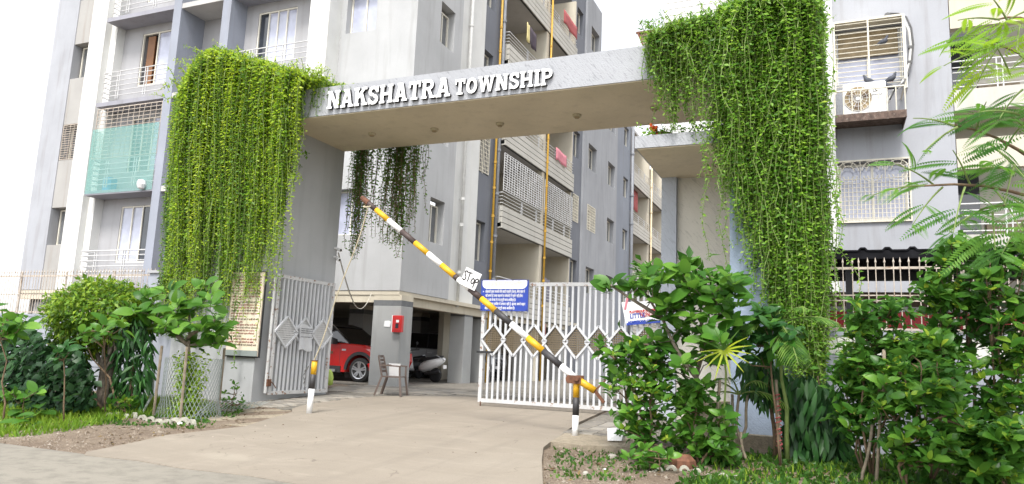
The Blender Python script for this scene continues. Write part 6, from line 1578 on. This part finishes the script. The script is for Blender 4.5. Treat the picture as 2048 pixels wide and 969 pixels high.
for i, (a, c, lb) in enumerate((((1750,975),(1768,700),'straight bamboo stake among the right shrubs, tallest'), ((1722,965),(1745,850),'short slanting bamboo stake left of the tallest stake'), ((1952,965),(1948,700),'brown stake at the far right among the shrubs'), ((1430,935),(1440,760),'pale thin stake in front of the blue pier base'), ((1492,925),(1482,865),'short stake by the plinth of the blue pier'), ((1562,930),(1552,760),'red string wound stake at the right vine foot'))):
    p0 = gz(*a); p1 = at_y(*c, p0.y+.1); t = thing('plant_stake', lb, 'stake', p0); pts = sway(p0-Vector((0,0,.1)), p1, 5, .012); MB().tube(pts, .022, 6).build('cane', M['stake'], t, True)
    if i == 5:
        for k in range(5): q = pts[1].lerp(pts[3], k/4); MB().tube([q+Vector((.04*math.cos(u), .04*math.sin(u), .01*u)) for u in np.linspace(0, 12, 20)], .01, 4).build('string', M['red_thread'], t)
# ---- palms
def palm_frond(par, base, d, L, nlf, lf, mat, droop=.6, name='frond'):
    d = Vector(d).normalized(); pts = [Vector(base)+d*L*s+Vector((0,0,-droop*L*s*s)) for s in np.linspace(0, 1, 12)]
    q = np.array([tuple(p_) for p_ in pts]); r_ = resample(q, L/nlf); tan = unit(np.gradient(r_, axis=0)); sd = unit(np.cross(tan, np.array([0,0,1.])))
    P_, X_, N_, S_ = [], [], [], []
    for sg in (1, -1):
        x = sg*sd*.75+tan*.75+np.array([0,0,-.35]); P_.append(r_[2:]); X_.append(x[2:]); N_.append(np.tile(np.array([0,-.2,1.]), (len(r_)-2, 1))); S_.append(lf*np.sin(np.linspace(.35, 2.9, len(r_)-2)))
    me = leaves_mesh(name, np.concatenate(P_), np.concatenate(X_), np.concatenate(N_), np.concatenate(S_), BLADE, BQ); o = link(name, me, M[mat], par)
    MB().tube(pts, [.016*(1-.7*i/11) for i in range(12)], 5).build('rachis', M['green_stem'], o)
    return o
b = gz(1640, 925); t = thing('areca_palm', 'young feather palm arching fronds across the right vine foot', 'palm', b)
c = at_y(1560, 650, 12.0); MB().tube(sway(gz(1575,925), c, 6, .02), [.04,.035,.03,.025,.02,.015], 7).build('stem', M['green_stem'], t, True)
palm_frond(t, c, (.8,-.15,.45), .95, 20, .42, 'palm', .45); palm_frond(t, c, (.45,-.4,.75), .9, 18, .38, 'palm', .55); palm_frond(t, c, (-.5,-.3,.3), .7, 16, .34, 'palm', .7); palm_frond(t, c, (.2,-.6,-.1), .9, 18, .4, 'palm', .5)
b = gz(1440, 935); t = thing('fan_palm', 'yellow green fan palm leaf glowing beside the fig like shrub', 'palm', b)
c = at_y(1448, 700, 10.5); MB().tube(sway(gz(1455,935), c, 6, .02), .014, 6).build('stem', M['green_stem'], t, True)
for k in range(15):
    a = math.radians(-170+k*23); d = Vector((math.cos(a), -.25, math.sin(a)*.75)); q = np.array([tuple(c)]); me = leaves_mesh('leaflet', q, np.array([tuple(d)]), np.array([(0,-1,.4)]), [random.uniform(.33,.46)], BLADE*np.array([1,.75,1]), BQ); link('leaflet', me, M['palm_yellow'] if k < 10 else M['palm'], t)
b = gz(1480, 925); t = thing('areca_palm', 'brown stemmed little palm behind the fig like shrub', 'palm', b)
c = at_y(1478, 790, 12.2)
for dx in (-.05, 0, .06): MB().tube(sway(gz(1478,918)+Vector((dx,0,0)), c+Vector((dx*2,0,0)), 5, .02), .022, 6).build('stem', M['stake'], t, True)
for d in ((-.6,-.3,.7), (.5,-.3,.8), (-.2,-.5,.9), (.8,-.2,.4), (-.9,-.1,.3)): palm_frond(t, c, d, .85, 16, .3, 'palm', .6)
# ---- feathery tree at the right edge
t = thing('feathery_tree', 'feathery leaved flame tree reaching in from the right edge', 'tree', (4.1, 10.4, .2))
tr = [(4.1,10.4,.05),(4.05,10.35,1.4),(3.85,10.2,2.8),(3.7,10.1,4.2),(3.5,10.0,5.4),(3.3,9.9,6.4)]
MB().tube(tr, [.14,.12,.10,.08,.06,.03], 10).build('trunk', M['bark'], t, True)
def feather_mesh(npair=22):
    s = np.linspace(.06, 1, npair); P_ = []; X_ = []; S_ = []
    ctr = np.stack([s, 0*s, -.28*s*s], 1)
    for sg in (1, -1):
        P_.append(ctr); X_.append(np.stack([.3+0*s, sg*np.ones_like(s), -.12+0*s], 1)); S_.append(.17*np.sin(np.linspace(.55, 2.8, npair)))
    P_ = np.concatenate(P_); me = leaves_mesh('leaflet_row', P_, np.concatenate(X_), np.tile(np.array([0,0,1.]), (len(P_),1)), np.concatenate(S_), LEAFN*np.array([1,1.1,1]), LQ)
    return me
FE = {}
for mt in ('feather', 'feather_y'): me = feather_mesh(); me.materials.append(M[mt]); FE[mt] = me
def compound(par, base, d, L, npin, pin, mt):
    d = Vector(d).normalized(); pts = [Vector(base)+d*L*s+Vector((0,0,-.22*L*s*s)) for s in np.linspace(0, 1, 9)]
    o_ = MB().tube(pts, [.012*(1-.6*i/8) for i in range(9)], 5).build('leaf_stalk', M['green_stem'], par)
    sd = d.cross(Vector((0,0,1))); sd = sd.normalized() if sd.length > .1 else Vector((1,0,0))
    for k in range(npin):
        s = .12+.88*k/(npin-1); i = min(7, int(s*8)); p = pts[i].lerp(pts[i+1], s*8-i)
        for sg in (1, -1):
            if random.random() < .34: continue
            x = (sd*sg*.85+d*random.uniform(.3,.7)+Vector((0,0,random.uniform(-.25,.2)))).normalized(); u = Vector((random.gauss(0,.25),random.gauss(-.9,.25),.55)); u = (u-x*u.dot(x)).normalized(); y = u.cross(x); z_ = pin*random.uniform(.75,1.15)*(.75+.5*math.sin(math.pi*s))
            link('frond', FE[mt], None, par, Matrix(((x.x,y.x,u.x,p.x),(x.y,y.y,u.y,p.y),(x.z,y.z,u.z,p.z),(0,0,0,1))) @ Matrix.Diagonal((z_,z_,z_,1)))
Yf = 8.6
def limb(a, c, Y0, Y1, n=5): return [at_y(a[0]+(c[0]-a[0])*s, a[1]+(c[1]-a[1])*s-14*math.sin(math.pi*s), Y0+(Y1-Y0)*s) for s in np.linspace(0, 1, n)]
limbs = [limb((2080,400),(1850,372),9.2,8.4), limb((2080,330),(1905,250),9.3,8.6), limb((2090,150),(1985,90),9.2,8.8), limb((2090,60),(1990,40),9.3,8.9), limb((2090,430),(1960,420),9.0,8.6)]
for l_, j in zip(limbs, (3,3,4,5,2)):
    MB().tube([Vector(tr[j])]+l_, [.05]+[.022-.003*i for i in range(len(l_))], 6).build('limb', M['bark_brown'], t, True)
spec = [ # pixel of leaf base, direction, length, material
 ((1850,372),(-1,-.1,.05),.45,'feather'), ((1870,372),(-.6,-.4,.5),.5,'feather'), ((1885,375),(-.5,-.5,-.5),.5,'feather'), ((1930,375),(-.3,-.6,-.7),.5,'feather'), ((1940,370),(-.3,-.5,.7),.5,'feather'), ((1990,380),(.2,-.6,-.6),.5,'feather'),
 ((1908,252),(-.8,-.3,.35),.4,'feather'), ((1915,255),(-.6,-.4,-.35),.4,'feather'), ((1950,270),(.1,-.6,.6),.45,'feather'), ((1975,285),(.4,-.5,-.6),.5,'feather'), ((2010,300),(.1,-.6,.3),.5,'feather'), ((2030,330),(-.3,-.6,-.6),.5,'feather'),
 ((1990,95),(-1,-.2,-.15),.45,'feather_y'), ((2000,90),(-.5,-.4,-.7),.45,'feather_y'), ((2010,92),(-.7,-.4,.35),.45,'feather_y'), ((2040,110),(.2,-.6,-.6),.5,'feather_y'), ((2000,40),(-.9,-.3,.2),.4,'feather_y'), ((2015,42),(-.4,-.4,.7),.4,'feather_y'), ((2040,50),(-.2,-.6,-.5),.45,'feather_y'), ((2045,180),(-.4,-.5,-.4),.5,'feather'), ((2040,230),(-.6,-.5,.1),.5,'feather'),
 ((1965,420),(-.6,-.4,-.3),.4,'feather'), ((1985,425),(-.1,-.6,-.7),.4,'feather'), ((2030,400),(.1,-.6,-.3),.5,'feather'), ((2060,20),(-.6,-.4,-.3),.5,'feather_y'), ((2055,260),(-.5,-.5,.4),.5,'feather'), ((2050,350),(-.6,-.4,.2),.5,'feather'), ((2020,150),(-.3,-.6,.5),.45,'feather_y'), ((2040,300),(.2,-.6,-.4),.45,'feather'), ((2050,440),(-.4,-.5,-.4),.5,'feather')]
for (px, py), d, L, mt in spec: compound(t, at_y(px, py, Yf+random.uniform(-.2,.3)), d, L*1.1, 3, .47, mt)

# ================================================================== grass, weeds, kerb tiles, stones
def in_poly(x, y, poly):
    c = False; j = len(poly)-1
    for i in range(len(poly)):
        if (poly[i][1] > y) != (poly[j][1] > y) and x < (poly[j][0]-poly[i][0])*(y-poly[i][1])/(poly[j][1]-poly[i][1])+poly[i][0]: c = not c
        j = i
    return c
def grass(name, label, px_poly, n, h, mat='grass', shape=BLADE, quads=BQ, lean=.45, dens=None):
    poly = [(lambda g_: (g_.x, g_.y))(gz(*p)) for p in px_poly]; xs = [p[0] for p in poly]; ys = [p[1] for p in poly]; P_ = []
    cl = [(random.uniform(min(xs),max(xs)), random.uniform(min(ys),max(ys)), random.uniform(.15,.5)) for _ in range(40)]
    while len(P_) < n:
        x, y = random.uniform(min(xs),max(xs)), random.uniform(min(ys),max(ys))
        if not in_poly(x, y, poly): continue
        if dens and random.random() > dens and not any((x-a)**2+(y-b_)**2 < r_*r_ for a, b_, r_ in cl): continue
        P_.append((x, y, dirt_h(x, y)-.01))
    P_ = np.array(P_); X = rng.normal(0, lean, P_.shape); X[:, 2] = 1; N_ = rng.normal(0, 1, P_.shape)
    o = link(name, leaves_mesh(name, P_, X, N_, h*rng.uniform(.5, 1.3, len(P_)), shape, quads), M[mat]); tag(o, label, None, None, 'stuff'); return o
GB = BLADE*np.array([1, 1.6, 1])
grass('grass', 'bright green grass below the left trees', [(-120,880),(60,878),(150,868),(225,852),(300,838),(430,838),(430,812),(300,800),(150,795),(-120,800)], 10500, .14, 'grass', GB, BQ, .5)
grass('grass', 'thin weeds creeping over the dirt beside the kerb tiles', [(180,855),(400,862),(470,840),(500,815),(420,812),(200,835)], 900, .1, 'weed', LEAF5, LQ, 1.0, .15)
grass('grass', 'weeds on the dirt right of the drive', [(1100,960),(1300,965),(1330,930),(1240,905),(1110,890)], 500, .08, 'weed', LEAF5, LQ, 1.0, .08)
grass('grass', 'ground cover weeds under the right shrubs', [(1330,990),(2100,1000),(2100,930),(1640,905),(1430,905)], 3600, .11, 'weed', LEAF5*np.array([1,1.1,1]), LQ, .9, .5)
grass('grass', 'tufty grass blades under the right shrubs', [(1380,990),(1800,1000),(1760,920),(1440,905)], 500, .12, 'grass', GB, BQ, .5, .15)
def litter(name, label, px_poly, n):
    poly = [(lambda g_: (g_.x, g_.y))(gz(*p)) for p in px_poly]; xs = [p[0] for p in poly]; ys = [p[1] for p in poly]; P_ = []
    while len(P_) < n:
        x, y = random.uniform(min(xs),max(xs)), random.uniform(min(ys),max(ys))
        if in_poly(x, y, poly): P_.append((x, y, max(dirt_h(x, y), H(x, y)+.014 if in_poly(x, y, drive) else -9)+.006))
    P_ = np.array(P_); X = rng.normal(0, 1, P_.shape); X[:, 2] = rng.normal(.1, .12, n)
    o = link(name, leaves_mesh(name, P_, X, np.array([0,0,1.])+rng.normal(0,.25,P_.shape), rng.uniform(.04,.1,n)), M['litter']); tag(o, label, None, None, 'stuff')
litter('leaf_litter', 'dry fallen leaves along the left edge of the drive', [(190,900),(480,862),(560,818),(470,815),(400,850),(200,850)], 170)
litter('leaf_litter', 'dry fallen leaves under the right shrubs', [(1080,960),(1100,890),(1240,900),(1440,905),(1640,905),(2090,930),(2090,990),(1080,990)], 420)
leafy('garden_shrub', 'wispy weed clump at the foot of the left pier', 'weed', gz(460,828), [sway(gz(462,828), at_y(470,770,gz(462,828).y), 4, .03), sway(gz(450,832), at_y(462,800,gz(450,832).y), 4, .03)], tips_in(12, [(440,790),(472,770),(490,800),(480,828),(440,830)], gz(460,828).y, .2), 'oval', 'shrub_leaf', .12, (4,6), 80, 60, droop=.3, r0=.008, inner_size=.08)
# scalloped kerb tiles
def tile_mesh():
    m = MB(); n = 8; o_ = [(.1*math.cos(a), .115*math.sin(a)) for a in np.linspace(0, math.pi, n)]; i_ = [(.055*math.cos(a), .06*math.sin(a)) for a in np.linspace(math.pi, 0, n)]
    v = []; f = []
    for y in (-.035, .035): v += [(x, y, z) for x, z in o_]+[(x, y, z) for x, z in i_[::-1]]
    for k in range(n-1):
        f += [(k, k+1, n+k+1, n+k), (2*n+k+1, 2*n+k, 3*n+k, 3*n+k+1), (k+1, k, 2*n+k, 2*n+k+1), (n+k, n+k+1, 3*n+k+1, 3*n+k)]
    f += [(0, n, 3*n, 2*n), (n-1, 3*n-1, 4*n-1, 2*n-1)]
    m.add(v, f); return m.mesh('kerb_tile')
tm = tile_mesh(); tm.materials.append(M['concrete_kerb'])
def tile(px, py, s, rz, lb, grp):
    p = gz(px, py); o = link('kerb_tile', tm, None, None, Matrix.Translation((p.x, p.y, dirt_h(p.x, p.y)-.012)) @ Matrix.Rotation(rz, 4, 'Z') @ Matrix.Rotation(random.uniform(-.2,.2), 4, 'Y') @ Matrix.Scale(s, 4)); tag(o, lb, 'kerb tile', grp)
for k in range(11): tile(218+16.5*k, 839+1.5*k+random.uniform(-1.5,1.5), random.uniform(.75,.95) if k < 8 else 1.1, random.uniform(-.5,.5), 'arched concrete kerb tile in the row before the net guard', 'kerb tiles left of the drive')
for k, (px, py) in enumerate(((1318,944),(1343,945),(1369,946),(1394,948),(1418,955),(1446,959),(1472,962))): tile(px, py, random.uniform(.55,.75), random.uniform(-.3,.3), 'small arched kerb tile in the row under the right shrubs', 'kerb tiles right of the drive')
# stones
def stone(px, py, s, lb, grp=None, mat='stone'):
    p = gz(px, py); m = MB(); r_ = [(random.uniform(.7,1.1), random.uniform(.7,1.1)) for _ in range(7)]
    for_z = ((0,1.0),(.5,.95),(.85,.55))
    v = [(s*sc*a*math.cos(k*.9), s*sc*b_*math.sin(k*.9), s*z) for z, sc in for_z for k, (a, b_) in enumerate(r_)]; f = []
    for i in range(2):
        for k in range(7): j = (k+1) % 7; f.append((i*7+k, i*7+j, (i+1)*7+j, (i+1)*7+k))
    f += [tuple(range(6,-1,-1)), tuple(range(14,21))]
    m.add([(p.x+a, p.y+b_, dirt_h(p.x, p.y)-.01+c_) for a, b_, c_ in v], f); o = m.build('stone', M[mat]); tag(o, lb, 'stone', grp)
stone(1171, 945, .055, 'pointed pale stone on the dirt right of the drive'); stone(1210, 937, .03, 'small white stone chip near the pointed stone', None, 'white_card')
stone(1365, 938, .22, 'large flat brown boulder under the right shrubs', None, 'rust'); stone(1225, 912, .08, 'dull stone at the edge of the bright shrub')
stone(360, 853, .05, 'white stone chip before the net guard', None, 'white_card')
# loose grit as real pebbles
def grit(name, label, px_poly, n, s):
    poly = [(lambda g_: (g_.x, g_.y))(gz(*p)) for p in px_poly]; xs = [p[0] for p in poly]; ys = [p[1] for p in poly]; v = []; f = []
    tet = [(1,0,0),(-.5,.87,0),(-.5,-.87,0),(0,0,.8)]
    k = 0; dr = 'drive' in label and 'dirt' not in label
    while k < n:
        x, y = random.uniform(min(xs),max(xs)), random.uniform(min(ys),max(ys))
        if not in_poly(x, y, poly): continue
        r_ = s*random.lognormvariate(-.3,.5); a = random.uniform(0,6.28); b0 = len(v); z = (H(x, y)+.012 if dr else dirt_h(x, y))-.004
        for q in tet: v.append((x+r_*(q[0]*math.cos(a)-q[1]*math.sin(a)), y+r_*(q[0]*math.sin(a)+q[1]*math.cos(a)), z+r_*q[2]))
        f += [(b0,b0+1,b0+3),(b0+1,b0+2,b0+3),(b0+2,b0,b0+3)]; k += 1
    me = bpy.data.meshes.new(name); me.from_pydata(v, [], f); o = link(name, me, M['grit']); tag(o, label, None, None, 'stuff')
def grit_mat():
    m, nt, b, out = new_mat('loose_grit'); g = nt.nodes.new('ShaderNodeNewGeometry')
    c = ramp(nt, g.outputs['Random Per Island'], [(0,(.10,.07,.045)),(.6,(.19,.15,.11)),(1,(.34,.30,.25))]); nt.links.new(c, b.inputs['Base Color']); b.inputs['Roughness'].default_value = .9; return m
M['grit'] = grit_mat()
grit('gravel', 'loose grit on the dirt left of the drive', [(-60,905),(180,908),(330,872),(480,855),(400,852),(200,848),(-60,880)], 5000, .012)
grit('gravel', 'scattered grit and crumbs along the drive edges', [(330,878),(480,860),(560,820),(700,805),(760,830),(620,900),(420,905)], 260, .011)
grit('gravel', 'scattered crumbs on the drive before the wide gate leaf', [(860,830),(1130,860),(1080,940),(800,930)], 140, .011)
grit('gravel', 'loose grit on the dirt right of the drive', [(1090,985),(1350,985),(1330,940),(1240,905),(1110,892),(1090,905)], 3500, .012)
